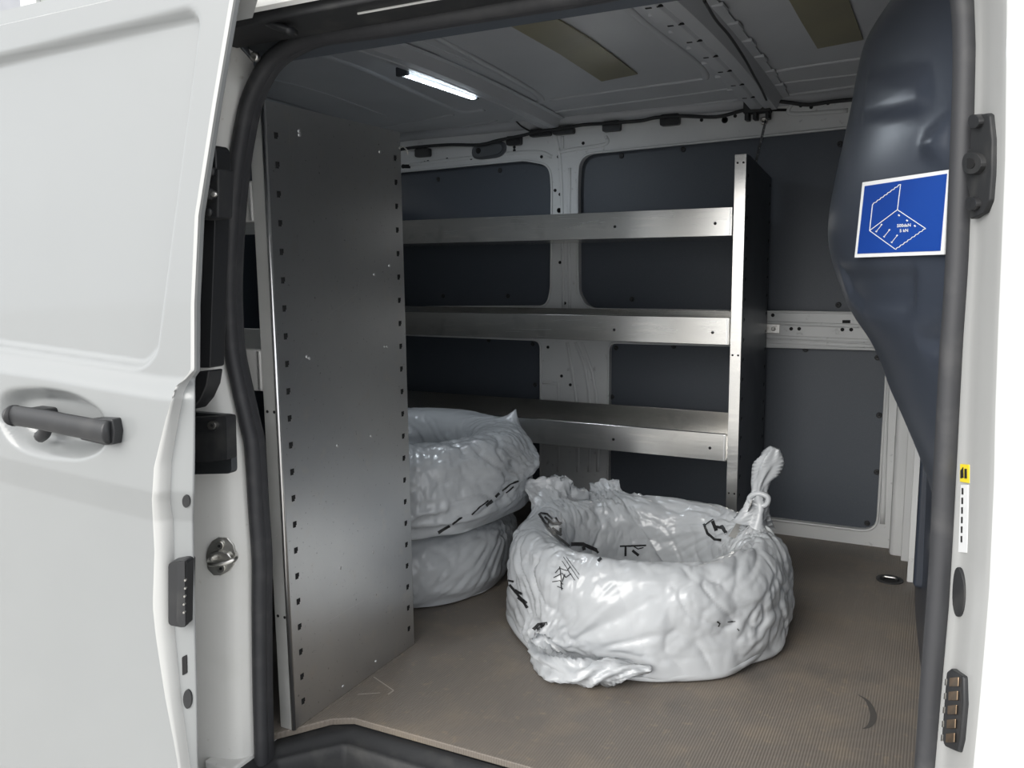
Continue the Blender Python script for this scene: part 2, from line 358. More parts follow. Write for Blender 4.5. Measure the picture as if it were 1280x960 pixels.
def bow(name, xc, w_, dz, holes):
    """hat-section roof bow across the van"""
    ys_ = np.linspace(1.06, 2.64, 36); sec = [(-w_*.62, 0), (-w_*.44, -.002), (-w_*.30, -dz), (-w_*.06, -dz-.001), (0, -dz+.004), (w_*.06, -dz-.001), (w_*.30, -dz), (w_*.44, -.002), (w_*.62, 0)]
    o = grid(name, [[(xc+sx_, y, roofz(xc, y)-.003+sz_) for sx_, sz_ in sec] for y in ys_], M['roof'], ceil, smooth=False)
    m2 = o.modifiers.new('s', 'SOLIDIFY'); m2.thickness = .0015; b = o.modifiers.new('b', 'BEVEL'); b.width = .003; b.segments = 2
    return o
bow('roof_bow', -1.20, .085, .030, 0)
b2 = bow('roof_bow', -.50, .115, .034, 0)
bow('roof_bow', -1.92, .085, .030, 0)
mb = MB()
for i in range(7):                                    # stepped tabs along the second bow
    y = 1.62+i*.145
    for sx_ in (-1, 1): mb.box(-.50+sx_*.066-.012, -.50+sx_*.066+.012, y, y+.055, roofz(0, y)-.010, roofz(0, y)-.002)
mb.build('bow_tabs', M['roof'], ceil, bevel=.002)
mb = MB()
for i in range(7):
    y = 1.60+i*.145
    for dx in (-.03, -.008): mb.box(-.50+dx, -.50+dx+.012, y, y+.006, roofz(0, y)-.040, roofz(0, y)-.0365)
mb.build('bow_slots', M['hole'], ceil)
for q in ([(628, 27), (682, 15), (740, 50), (797, 93), (752, 102), (700, 68)], [(985, -2), (1060, -2), (1068, 20), (1079, 50), (1022, 61), (1002, 28)]):
    mb = MB(); mb.prism([PR(x, y, -.004) for x, y in q], (0, 0, .003)); o = mb.build('foil_pad', M['tape'], ceil); o['label'] = 'yellowed rectangular foil pad stuck on the roof skin'
# far rail under the roof edge
MB().tube([(-2.5, 2.66, 1.335), (-.05, 2.66, 1.335)], .022, 10).build('cant_rail', M['roof'], ceil, smooth=True)
# cable along the roof edge with its clips
cab = [(500, 187), (520, 184), (560, 181), (600, 181), (620, 176), (650, 170), (675, 164), (700, 161), (730, 156), (760, 154), (800, 151), (820, 147), (850, 145), (895, 146), (925, 139), (945, 134), (965, 127), (985, 128), (1010, 131), (1040, 127), (1075, 124), (1110, 122)]
cw = empty('wiring_loom', P(800, 151, Y=2.64), 'black cable loom clipped along the top of the far side wall', 'cable')
MB().tube(spline([P(x, y, Y=2.632) for x, y in cab], 5), .0055, 8).build('sheath', M['blackmatt'], cw, smooth=True)
for x, y, w_, h in ((529, 191, 18, 9), (643, 176, 18, 10), (765, 158, 22, 11), (838, 150, 24, 12), (705, 164, 26, 6), (676, 166, 26, 7)):
    a = P(x-w_/2, y-h/2, Y=2.65); b = P(x+w_/2, y+h/2, Y=2.65)
    MB().prism([(u_, 2.64, v_) for u_, v_ in rpoly([(a.x, a.z), (b.x, a.z), (b.x, b.z), (a.x, b.z)], .008)], (0, .02, 0)).build('cable_clip', M['black'], cw, bevel=.002)
MB().tube(spline([P(x, y, Y=2.638) for x, y in ((608, 118), (612, 128), (622, 133), (626, 143), (640, 147), (652, 158), (665, 165))], 6), .0028, 6).build('branch_wire', M['black'], cw, smooth=True)
MB().tube(spline([PR(x, y, -.045) for x, y in ((880, 0), (895, 25), (912, 45), (930, 72), (940, 90), (952, 112), (958, 125))], 6), .003, 6).build('branch_wire', M['black'], cw, smooth=True)
a = P(930, 127, Y=2.62); b = P(963, 148, Y=2.62)
MB().box(a.x, b.x, 2.61, 2.65, b.z+.02, a.z).box(a.x+.004, a.x+.016, 2.612, 2.65, b.z, b.z+.02).box(a.x+.028, a.x+.04, 2.612, 2.65, b.z, b.z+.02).box(b.x-.014, b.x-.003, 2.612, 2.65, b.z, b.z+.02).build('plug_block', M['blackmatt'], cw, bevel=.002)
# oval lamp on the wall rail
p = P(612, 188, Y=YW)
lampo = empty('oval_wall_lamp', p, 'small oval smoked marker lamp, unlit, on the far wall rail left of the pillar', 'lamp')
def sup(rx, rz, n_=28): return [(p.x+rx*math.copysign(abs(math.cos(t))**.6, math.cos(t)), p.z+.06*rx*math.cos(t)+rz*math.copysign(abs(math.sin(t))**.8, math.sin(t))) for t in (2*math.pi*k/n_ for k in range(n_))]
MB().prism([(a, YW+.002, b) for a, b in sup(.068, .029)], (0, -.010, 0)).build('lamp_rim', M['alu_dark'], lampo, bevel=.004)
MB().prism([(a, YW-.006, b) for a, b in sup(.056, .020)], (0, -.007, 0)).build('lamp_lens', M['lens'], lampo, bevel=.003)
MB().lathe((p.x-.038, YW-.012, p.z), (0, -1, 0), [(.010, 0), (.010, .002), (.006, .003)], 14).build('lamp_socket', M['hole'], lampo)
# LED strip on the first bow
a = PR(505, 93, -.035); b = PR(590, 122, -.035); d = (b-a); dn = d.normalized(); sd = Vector((dn.y, -dn.x, 0))
led = empty('led_strip_light', (a+b)/2, 'lit white LED strip light on the roof bow behind the tall aluminium panel', 'lamp')
def obox(mb, a, b, s0, s1, z0, z1, mi=0):
    v = [p_+sd*s_+Vector((0, 0, z_)) for p_ in (a, b) for s_ in (s0, s1) for z_ in (z0, z1)]
    mb.add(v, [(0, 1, 3, 2), (4, 6, 7, 5), (0, 4, 5, 1), (2, 3, 7, 6), (0, 2, 6, 4), (1, 5, 7, 3)], mi)
mb = MB(); obox(mb, a, b, -.016, .016, -.002, .016); mb.build('housing', M['led_cover'], led, bevel=.003)
for e, f_ in ((a, a-dn*.012), (b, b+dn*.012)):
    mb = MB(); obox(mb, min(e, f_, key=lambda t: (t-a).dot(dn)), max(e, f_, key=lambda t: (t-a).dot(dn)), -.018, .018, -.005, .017); mb.build('end_cap', M['alu_dark'], led, bevel=.002)
for k in range(22):
    p0 = a+d*((k+.3)/22); p1 = a+d*((k+.85)/22); mb = MB(); obox(mb, p0, p1, .000, .013, -.0055, -.0015); o = mb.build('led_chip', M['led'], led)
for sgn in range(1):
    li = bpy.data.lights.new('led_glow', 'AREA'); li.shape = 'RECTANGLE'; li.size = d.length; li.size_y = .02; li.energy = 1.0; li.color = (.85, .93, 1)
    lo = bpy.data.objects.new('led_glow', li); COL.objects.link(lo); lo.parent = led; lo.location = (0, 0, -.012); lo.rotation_euler = (0, 0, math.atan2(d.y, d.x))

# rear doors end of the load space
tag(MB().box(-2.50, -2.45, 1.05, 2.72, -.02, 1.27).build('wall_left', M['lining']), kind='structure')

# moulded partition behind the front seats
sil = sorted([((P(x, y, Y=1.45).z), (P(x, y, Y=1.45).x)) for x, y in ((1120, -25), (1098, 0), (1088, 30), (1080, 60), (1071, 100), (1064, 140), (1055, 180), (1046, 220), (1038, 260), (1035, 290), (1037, 310), (1044, 340), (1052, 358), (1057, 375), (1070, 398), (1086, 418), (1097, 440), (1106, 458), (1108, 472), (1122, 500), (1136, 530), (1150, 560), (1164, 595), (1170, 620), (1172, 700), (1172, 900))])
sil = [(-.1, -.012)]+[s_ for s_ in sil if s_[0] < 1.2]+[(1.25, -.07), (1.42, .0)]
_zs = np.linspace(-.1, 1.42, 400); _xs = np.interp(_zs, [t[0] for t in sil], [t[1] for t in sil]); _k = np.exp(-np.linspace(-2, 2, 17)**2); _k /= _k.sum()
_xs = np.convolve(np.pad(_xs, 8, mode='edge'), _k, 'valid'); sil = list(zip(_zs, _xs))
def rbox(a, b, c0, c1, d0, d1, s=.02):
    return sstep(c0-s, c0+s, a)*(1-sstep(c1-s, c1+s, a))*sstep(d0-s, d0+s, b)*(1-sstep(d1-s, d1+s, b))
def bulkX(y, z):
    xs_ = lerp_tab(sil, z); x1 = .035 if z > .0 else .03
    if y < 1.45:
        t = (y-1.03)/.42; x = x1+(xs_-x1)*(1-(1-t)**1.7)
    else:
        t = min(1, (y-1.45)/.9); x = xs_+(-.02-xs_)*(sstep(.25, 1.0, t)) + 0.0
    return x
ZB = np.linspace(-.02, 1.40, 150); YBk = np.concatenate([np.linspace(1.03, 1.6, 90), np.linspace(1.63, 2.72, 30)])
mbk = [[(bulkX(y, z), y, z) for z in ZB] for y in YBk]
bulk = grid('wall_right', mbk, M['bulk']); 
b0 = bvh_of([bulk])
# relief pressed into it: located on the surface, then cut along the surface normal
def reliefs(defs, obj, bv, axis):
    """defs: (pixel outline, depth, softness): soft-edged pressing on the surface"""
    me = obj.data; off = ORG[obj.name]; vs = [v.co+off for v in me.vertices]; loc = []
    for px, dep, soft in defs:
        q = [on(bv, *p_)[0] for p_ in px]; q = [(p_[axis[0]], p_[axis[1]]) for p_ in q if p_ is not None]; loc.append((q, dep, soft))
    out = []
    for v in vs:
        a, b = v[axis[0]], v[axis[1]]; dd = 0
        for q, dep, soft in loc:
            if not (min(t[0] for t in q)-soft < a < max(t[0] for t in q)+soft and min(t[1] for t in q)-soft < b < max(t[1] for t in q)+soft): continue
            ins = False; dm = 1e9; N = len(q)
            for i in range(N):
                x0, y0 = q[i]; x1, y1 = q[(i+1) % N]
                if (y0 > b) != (y1 > b) and a < (x1-x0)*(b-y0)/(y1-y0)+x0: ins = not ins
                ex, ey = x1-x0, y1-y0; t = max(0, min(1, ((a-x0)*ex+(b-y0)*ey)/(ex*ex+ey*ey+1e-12))); dm = min(dm, math.hypot(a-x0-t*ex, b-y0-t*ey))
            sdist = -dm if ins else dm
            dd += dep*(1-sstep(-soft, soft*.3, sdist))
        out.append(dd)
    return out
dz = reliefs([([(1050, 333), (1147, 334), (1143, 385), (1130, 393), (1078, 390), (1060, 370)], .010, .016),
              ([(1148, 420), (1176, 395), (1182, 400), (1178, 450), (1165, 445), (1150, 432)], .014, .02),
              ([(1085, 92), (1160, 88), (1166, 128), (1150, 142), (1078, 152)], -.006, .014),
              ([(1190, 140), (1155, 170), (1148, 185), (1160, 198), (1188, 205)], -.010, .02),
              ([(1062, 220), (1052, 290), (1062, 320), (1040, 320), (1030, 290), (1045, 215)], .0, .01)], bulk, b0, (1, 2))
for v, d_ in zip(bulk.data.vertices, dz): v.co += Vector((.75, .5, 0))*d_
tag(bulk, kind='structure')
bb = bvh_of([bulk])
MB().box(-.02, .06, 2.3, 2.72, -.02, 1.0).build('side_flute', M['bulk'], bulk, bevel=.01)
mb = MB()
for x, y in ((-.052, 2.57), (-.030, 2.40)): mb.box(x-.012, x+.03, y-.012, y+.012, 0, .75)
mb.build('edge_strip', M['inner'], bulk, bevel=.003)
MB().box(-.034, .05, 2.44, 2.54, 0, .8).build('side_flute', M['bulk'], bulk, bevel=.01)
MB().box(-.024, .05, 2.1, 2.2, .09, .8).build('side_flute', M['bulk'], bulk, bevel=.01)
tag(MB().box(.14, .18, .95, 2.76, -.4, 1.4).build('trim_2', M['blackmatt']), kind='structure')
# load sticker: a flat rectangle fixed on the slanted face of the partition
stq = [(1079, 228), (1187, 212), (1181, 318), (1069, 322)]
cs = [on(bb, *p_, .0)[0] for p_ in stq]
nb = ((cs[1]-cs[0]).cross(cs[3]-cs[0])).normalized(); nb = nb if nb.dot(CAM-cs[0]) > 0 else -nb
c0 = sum(cs, Vector())/4
def SP(px, lift):                                            # pixel -> sticker plane
    d_ = ray(*px); cc = c0+nb*.010; t = (cc-CAM).dot(nb)/d_.dot(nb); return CAM+d_*t+nb*lift
stk = empty('load_sticker', c0, 'blue and white load limit sticker with line drawing on the dark moulded partition', 'sticker')
def bil(u_, v_):
    a, b, c, d_ = stq; return ((a[0]*(1-u_)+b[0]*u_)*(1-v_)+(d_[0]*(1-u_)+c[0]*u_)*v_, (a[1]*(1-u_)+b[1]*u_)*(1-v_)+(d_[1]*(1-u_)+c[1]*u_)*v_)
MB().prism([SP(bil(*t), -.006) for t in ((0, 0), (1, 0), (1, 1), (0, 1))], nb*.007).build('white_border', M['white'], stk)
MB().prism([SP(bil(*t), .001) for t in ((.035, .055), (.985, .045), (.96, .955), (.03, .95))], nb*.0006).build('blue_field', M['blue'], stk)
def sline(mb, pts, w_=.9, lift=.0018):
    for (x0, y0), (x1, y1) in zip(pts, pts[1:]):
        L = math.hypot(x1-x0, y1-y0) or 1; nx, ny = -(y1-y0)/L*w_/2, (x1-x0)/L*w_/2
        mb.prism([SP((x0+nx, y0+ny), lift), SP((x1+nx, y1+ny), lift), SP((x1-nx, y1-ny), lift), SP((x0-nx, y0-ny), lift)], nb*.0002)
def C7(x, y): return (920+x/3.5556, 230+y/3.5556)
def wav(a, b, n_=16, am=.8):
    out = []
    for k in range(n_+1):
        t = k/n_; out.append((a[0]+(b[0]-a[0])*t+am*(-1)**k*.5, a[1]+(b[1]-a[1])*t+am*(-1)**k*.5))
    return out
mb = MB()
sline(mb, [C7(738, 2), C7(724, 114), C7(849, 197)]); sline(mb, [C7(724, 114), C7(600, 207), C7(715, 290)]); sline(mb, [C7(600, 207), C7(613, 90)])
sline(mb, wav(C7(613, 90), C7(738, 0))); sline(mb, wav(C7(849, 197), C7(715, 290)))
for x, y in ((629, 212), (664, 235), (698, 260)): sline(mb, [C7(x, y), C7(x+24, y-30)], .7); sline(mb, [C7(x-1, y+1), C7(x+2, y-3)], 2); sline(mb, [C7(x+22, y-33), C7(x+26, y-29)], 2.2)
for x, y in ((731, 139), (767, 162), (802, 186)): sline(mb, [C7(x-3, y-3), C7(x+3, y+3)], 1.7)
mb.build('line_drawing', M['white'], stk)
def text_polys(txt, size=1, bold=True):
    cu = bpy.data.curves.new('t', 'FONT'); cu.body = txt; cu.size = size; cu.resolution_u = 3; cu.offset = .02*size if bold else 0
    o = bpy.data.objects.new('t', cu); COL.objects.link(o); dg = bpy.context.evaluated_depsgraph_get(); me = bpy.data.meshes.new_from_object(o.evaluated_get(dg))
    vs = [(v.co.x, v.co.y) for v in me.vertices]; fs = [tuple(p_.vertices) for p_ in me.polygons]
    bpy.data.objects.remove(o); bpy.data.curves.remove(cu); bpy.data.meshes.remove(me)
    return vs, fs
for tx, x, y, wd in (('500daN', 722, 192, 62), ('5 kN', 734, 214, 38)):
    vs, fs = text_polys(tx); x1 = max(v[0] for v in vs); sc = wd/x1
    mesh('lettering', [SP(C7(x+v[0]*sc, y-v[1]*sc*1.0-v[0]*sc*.06), .002) for v in vs], fs, M['white'], stk)

# ---------------------------------------------------------------- near side of the body round the door opening
YS = 1.03
sl = [(327, 975), (327, 940), (325, 860), (324, 760), (324, 700), (320, 640), (315, 560), (309, 530), (298, 480), (290, 440), (287, 400), (286, 350), (289, 280), (294, 220), (303, 160), (313, 120), (334, 80), (362, 58), (392, 46), (430, 40), (500, 30), (600, 13), (680, 0), (760, -14), (900, -40), (1050, -68), (1130, -80), (1175, -72), (1196, -40), (1204, 0), (1207, 50), (1206, 120), (1201, 240), (1196, 350), (1189, 450), (1181, 600), (1175, 720), (1165, 850), (1157, 960), (1153, 1000)]
sp = spline([P(x, y, Y=YS) for x, y in sl], 6)
seal = empty('door_seal', P(327, 960, Y=YS), 'black rubber seal running round the edge of the side door opening', 'door seal')
MB().tube(sp, .0135, 14, r2=.0125, up=(0, 1, 0)).build('bulb', M['rubber'], seal, smooth=True)
def inset(pts, d_, dy):
    c = Vector((-.5, YS, .55)); out = []
    for i, p_ in enumerate(pts):
        t = (pts[min(i+1, len(pts)-1)]-pts[max(i-1, 0)]).normalized(); n_ = t.cross(Vector((0, 1, 0))); n_ = n_ if n_.dot(c-p_) > 0 else -n_
        out.append(p_+n_*d_+Vector((0, dy, 0)))
    return out
MB().tube(inset(sp, .007, .012), .013, 10, r2=.004, up=(0, 1, 0)).build('inner_lip', M['rubber'], seal, smooth=True)
# rear jamb (left of the opening): pressed steel, swept up along the seal
zl = [(-.45, -1.02)]+sorted([(P(x, y, Y=YS).z, P(x, y, Y=YS).x) for x, y in sl[:16]])
jam = []
for z in np.linspace(-.42, 1.24, 90):
    s_ = lerp_tab(zl, z)
    off = [(-.004, 1.045), (-.014, 1.028), (-.020, 1.008), (-.030, .998), (-.045, .992), (-.07, .985), (-.10, .975), (-.13, .965), (-.16, .958), (-.20, .95), (-.4, .94), (-1.5, .94)]
    jam.append([(s_+a, b, z) for a, b in off])
near = empty('wall_front', (-.5, 1.0, 0), kind='structure')
jam_o = grid('rear_door_jamb', jam, M['jamb'], near)
MB().box(-2.5, -1.10, 1.0, 1.03, -.02, 1.27).build('rear_side_panel', M['jamb'], near)
# front jamb (right): from the seal out to the rounded edge of the front pillar, then the outer skin
zr = sorted([(P(x, y, Y=1.02).z, P(x, y, Y=1.02).x) for x, y in ((1216, -40), (1218, 0), (1220, 60), (1218, 160), (1211, 330), (1205, 420), (1194, 640), (1187, 760), (1169, 960))])
zc = sorted([(P(x, y, Y=.925).z, P(x, y, Y=.925).x) for x, y in ((1266, -60), (1263, 0), (1261, 200), (1253, 400), (1249, 520), (1248, 600), (1242, 740), (1230, 880), (1222, 960))])
fj = []
for z in np.linspace(-.45, 1.24, 110):
    a = lerp_tab(zr, z); c = lerp_tab(zc, z); row = [(a-.004, 1.05, z), (a-.002, 1.03, z), (a, 1.02, z)]
    row += [(a+(c-a)*.15, 1.012, z), (a+(c-a)*.30, 1.000, z), (a+(c-a)*.40, .985, z), (a+(c-a)*.62, .960, z), (a+(c-a)*.78, .943, z), (a+(c-a)*.90, .931, z), (c-.0, .926, z), (c+.008, .9215, z), (c+.02, .919, z), (c+.2, .916, z), (c+.7, .915, z)]
    fj.append(row)
fjo = grid('front_door_jamb', fj, None, near, mats=[M['hem'], M['skin']], fm=[0 if j < 8 else 1 for i in range(109) for j in range(13)])  # darker jamb, brighter skin: the fall of light is painted into the two tones
jb = bvh_of([fjo]); lb = bvh_of([jam_o])
# header over the opening: inner rail, black track, white roof edge
hp = [(-2.5, 0)]
zw = P(300, 20, Y=.92).z
grid('header_rail', [[(x, b, c) for b, c in ((1.045, 1.19), (1.03, 1.200), (1.00, 1.212), (.985, 1.232), (.96, 1.236), (.945, zw+.012), (.924, zw+.004))] for x in np.linspace(-2.5, .7, 20)], M['alu_dark'], near, smooth=False)
grid('roof_edge_skin', [[(x, b, c) for b, c in ((.924, zw+.004), (.918, zw), (.912, zw+.004), (.908, 1.228), (.916, 1.246), (.94, 1.262), (1.0, 1.287), (1.1, 1.330), (1.18, 1.365), (1.26, 1.402))] for x in np.linspace(-2.5, .7, 20)], M['jamb'], near, smooth=False)
MB().box(-2.5, .1, 1.045, 1.12, 1.19, 1.265).build('header_box', M['lining'], near)
MB().box(-1.00, .05, .93, 1.02, 1.19, 1.232).build('roller_track', M['blackmatt'], near, bevel=.004)
MB().box(-.72, -.5, .958, .961, 1.187, 1.190).build('track_lip', M['jamb'], near, bevel=.001)
# step well in black plastic
def stepz(x, y):
    ex = min(1.18-y, (x+1.07)*.8+(1.18-y)*-.0+.0, .03-x); ex = min(ex, ((x+1.07)*.9-(y-1.04)*.75))
    return -.016-.012*sstep(0, .03, ex)-.17*sstep(.035, .075, ex)
gx = np.concatenate([np.linspace(-1.09, -.8, 50), np.linspace(-.79, .02, 40)]); gy = np.linspace(.97, 1.19, 60)
st = grid('step_well', [[(x, y, stepz(x, y)) for y in gy] for x in gx], M['blackmatt']); tag(st, 'moulded black plastic step well below the floor edge at the door opening', 'step')
MB().box(-1.12, .02, .93, .975, -.45, -.03).build('sill', M['jamb'], near, bevel=.01)
MB().box(-1.12, -1.055, .97, 1.10, -.3, -.012).build('sill_corner', M['jamb'], near, bevel=.004)

# fittings of the rear jamb
def yplate(name, px, Y, t, m, par, bv=.003): return MB().prism([P(x, y, Y=Y) for x, y in px], (0, t, 0)).build(name, M[m], par, bevel=bv)
yplate('recess_surround', [tuple(t) for t in rpoly([(205, 512), (288, 519), (290, 592), (205, 594)], 6, 4)], .955, .012, 'alu_dark', near, .003)
cov = yplate('socket_cover', [tuple(t) for t in rpoly([(205, 524), (283, 520), (284, 575), (205, 583)], [1, 4, 3, 1], 4)], .935, .02, 'blackmatt', near, .004)
yplate('cover_recess', [tuple(t) for t in rpoly([(205, 527), (268, 526), (273, 533), (268, 540), (205, 542)], [1, 4, 4, 4, 1], 4)], .9335, .004, 'black', cov, .001)
yplate('screw', oval(264, 532, 5.2, 5.2, 20), .928, .008, 'zinc', cov, .0015)
yplate('screw_socket', oval(264.5, 532, 1.8, 1.8, 6), .9272, .004, 'hole', cov, 0)
mb = MB(); cc, nn = plate(mb, lb, [(266, 676), (274, 671), (285, 672), (293, 680), (296, 692), (293, 706), (287, 714), (277, 719), (268, 718), (261, 710), (259, 695), (261, 684)], .004, .002); stt = mb.build('striker_plate', M['zinc'], near, bevel=.0015)
for x, y in ((276, 681), (278, 709)):
    mb = MB(); plate(mb, lb, oval(x, y, 5, 5.5), .007, -.003); mb.build('bolt', M['zinc'], stt, bevel=.001)
    mb = MB(); plate(mb, lb, oval(x+.5, y, 2, 2, 6), .0078, -.0045); mb.build('bolt_socket', M['hole'], stt)
def lp_(x, y, l_): return on(lb, x, y, l_)[0]
MB().tube(spline([lp_(266, 697, .0), lp_(268, 697, .014), lp_(274, 698, .026), lp_(286, 697, .028), lp_(293, 694, .022), lp_(294, 692, .0)], 6), .0045, 10).build('striker_loop', M['zinc'], stt, smooth=True)
mb = MB(); plate(mb, lb, [(263, 690), (274, 686), (288, 690), (294, 697), (286, 703), (274, 700), (264, 700)], .009, -.002); mb.build('striker_boss', M['zinc'], stt, bevel=.003)
mb = MB(); plate(mb, lb, [(300, 30), (330, 28), (372, 46), (350, 62), (316, 78), (300, 60)], .004, .01, flat=True); mb.build('track_end_plate', M['alu_dark'], near, bevel=.002)
p, nn = on(lb, 319, 71) if on(lb, 319, 71)[0] else (P(319, 71, Y=1.0), Vector((0, -1, 0)))
MB().lathe(P(319, 71, Y=1.0), (.1, -1, 0), [(.007, -.004), (.007, .003), (.004, .005), (.002, .003)], 16).build('bolt', M['zinc'], near, smooth=True)
arm = empty('roller_arm', P(300, 30, Y=.93), 'black upper roller arm reaching from the sliding door into the track', 'bracket')
MB().tube(spline([P(x, y, Y=.95) for x, y in ((288, 24), (300, 18), (318, 20), (335, 28), (350, 34), (366, 40))], 5), .006, 8, r2=.012, up=(0, 0, 1)).build('arm_bar', M['black'], arm, smooth=True)
MB().lathe(P(308, 28, Y=.955), (0, 0, 1), [(.010, -.012), (.012, 0), (.010, .010)], 16).build('roller', M['blackmatt'], arm, smooth=True)

# fittings of the front jamb
def jplate(name, px, m, t=.004, sink=.003, par=near, bv=.001, flat=True):
    mb = MB(); c, nn = plate(mb, jb, px, t, sink, flat=flat); o = mb.build(name, M[m], par, bevel=bv); return o, c, nn
def C8(x, y): return (1140+x/3.2, y/3.2)
lt, c, nn = jplate('latch_receiver', [C8(*t) for t in ((268, 462), (318, 452), (330, 460), (340, 560), (338, 700), (330, 800), (310, 850), (262, 876), (258, 780), (240, 740), (240, 600), (262, 590))], 'blackmatt', .006, .004, bv=.002)
o, c, nn = jplate('latch_boss', [C8(*t) for t in oval(286, 650, 36, 44, 20)], 'blackmatt', .012, .0, lt, .002)
jplate('latch_hole', [C8(*t) for t in oval(286, 650, 17, 22, 16)], 'hole', .013, -.011, lt, 0)
for x, y in ((292, 482), (280, 812)): jplate('bolt', [C8(*t) for t in oval(x, y, 22, 28, 16)], 'black', .011, -.002, lt, .003)
yl, c, nn = jplate('warning_label', [(1201, 580), (1212, 581), (1212, 604), (1201, 602)], 'yellow', .0008, .0005, bv=0)
jplate('label_mark', [(1203, 588), (1206, 584), (1206.5, 597), (1203, 598)], 'print', .0022, -.0009, yl, 0)
jplate('label_mark', [(1208, 586), (1210.5, 586), (1210.5, 598), (1208, 598)], 'print', .0022, -.0009, yl, 0)
wl, c, nn = jplate('data_label', [(1202, 606), (1211, 606), (1209, 691), (1199, 690)], 'white', .0008, .0005, bv=0)
for k in range(6):
    y = 610+k*12; jplate('label_mark', [(1204.5-k*.25, y), (1206-k*.25, y), (1206-k*.25, y+8), (1204.5-k*.25, y+8)], 'print', .0022, -.0009, wl, 0)
pl, c, nn = jplate('oval_plug', oval(1200.5, 740, 7, 31, 24), 'blackmatt', .003, .003, bv=.002)
cp, c, nn = jplate('contact_plate', [(1190, 840), (1196, 836), (1210, 846), (1211, 880), (1207, 925), (1203, 941), (1188, 934), (1184, 920)], 'black', .006, .004, bv=.003)
for k in range(5):
    y = 853+k*17.5; xo = 1202-k*1.2
    jplate('contact_pad', [(xo-6.5, y-5), (xo+5.0, y-6), (xo+4.5, y+6), (xo-7, y+6)], 'brass', .0075, -.0055, cp, .001)
    jplate('contact_pin', [(xo-12.5, y-4), (xo-10, y-4), (xo-10.5, y+4), (xo-13, y+4)], 'zinc', .0075, -.0055, cp, .0004)

# ================================================================ SLIDING DOOR
YD = .83
door = empty('sliding_door', P(200, 940, Y=YD), 'white sliding van door slid fully open, with black handle, left of the opening', 'door')
E1 = [(300, -60), (292, 0), (270, 130), (248, 270), (243, 380), (243, 462), (232, 474), (221, 482), (207, 520), (192, 580), (189.5, 620), (193, 690), (191, 760), (195, 800), (207, 880), (222, 960), (236, 1060)]
def DP(x, y, Y=YD): p_ = P(x, y, Y=Y); return (p_.x, p_.z)
ez = sorted([(DP(x, y)[1], DP(x, y)[0]) for x, y in E1])
def poly_sd(q, a, b):
    ins = False; dm = 1e9; N = len(q)
    for i in range(N):
        x0, y0 = q[i][0], q[i][1]; x1, y1 = q[(i+1) % N][0], q[(i+1) % N][1]
        if (y0 > b) != (y1 > b) and a < (x1-x0)*(b-y0)/(y1-y0)+x0: ins = not ins
        ex, ey = x1-x0, y1-y0; t = max(0, min(1, ((a-x0)*ex+(b-y0)*ey)/(ex*ex+ey*ey+1e-12))); dm = min(dm, math.hypot(a-x0-t*ex, b-y0-t*ey))
    return -dm if ins else dm
rec = rpoly([DP(-500, 190), DP(-500, 362), DP(178, 463), DP(196, 440), DP(250, 24), DP(238, 10)], [0, 0, .03, .01, .02, .03], 5)
cup = [DP(*t) for t in rpoly([(12, 484), (60, 480), (105, 488), (137, 510), (145, 540), (138, 562), (112, 574), (60, 570), (25, 556), (6, 520)], 20, 4)]
crA = [DP(0, 443), DP(60, 451), DP(120, 461), DP(200, 474)]; crB = [DP(0, 566), DP(60, 580), DP(120, 594), DP(190, 610)]
def line_z(L, x):
    L = sorted(L); return float(np.interp(x, [t[0] for t in L], [t[1] for t in L])) if x > L[0][0] else L[0][1]+(L[1][1]-L[0][1])/(L[1][0]-L[0][0])*(x-L[0][0])
ZT = P(70, 16, Y=YD).z; rows = []; XL = -2.35; NX = 190
zz = np.concatenate([np.linspace(-.25, .40, 40), np.linspace(.404, .78, 110), np.linspace(.785, ZT, 90)])
for z in zz:
    xe = lerp_tab(ez, z); row = []
    for k in range(NX):
        t = k/(NX-1); x = XL+(xe-XL)*(1-(1-t)**1.6)
        zA, zB_ = line_z(crA, x), line_z(crB, x); d_ = 0
        d_ += .016*(1-sstep(zA-.028, zA+.006, z))            # shoulder: skin stands out below the recess
        d_ -= min(.05, max(0, zB_-z))*.22+max(0, zB_-z)*.055          # turns in under the crease
        sd_ = poly_sd(rec, x, z); d_ -= .014*(1-sstep(-.012, .002, sd_))
        if abs(z-.6) < .2 and x > -1.5:
            sc_ = poly_sd(cup, x, z); d_ -= .032*(1-sstep(-.026, .001, sc_))
        row.append((x, YD-d_, z))
    rows.append(row)
for r_ in rows:                                            # the leading edge where it really stands
    f_ = (r_[-1][1]/YD-1)*r_[-1][0]
    for k in range(NX): r_[k] = (r_[k][0]+f_*(k/(NX-1))**6, r_[k][1], r_[k][2])
edge = [Vector(r_[-1]) for r_ in rows]
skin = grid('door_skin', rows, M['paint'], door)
db = bvh_of([skin])
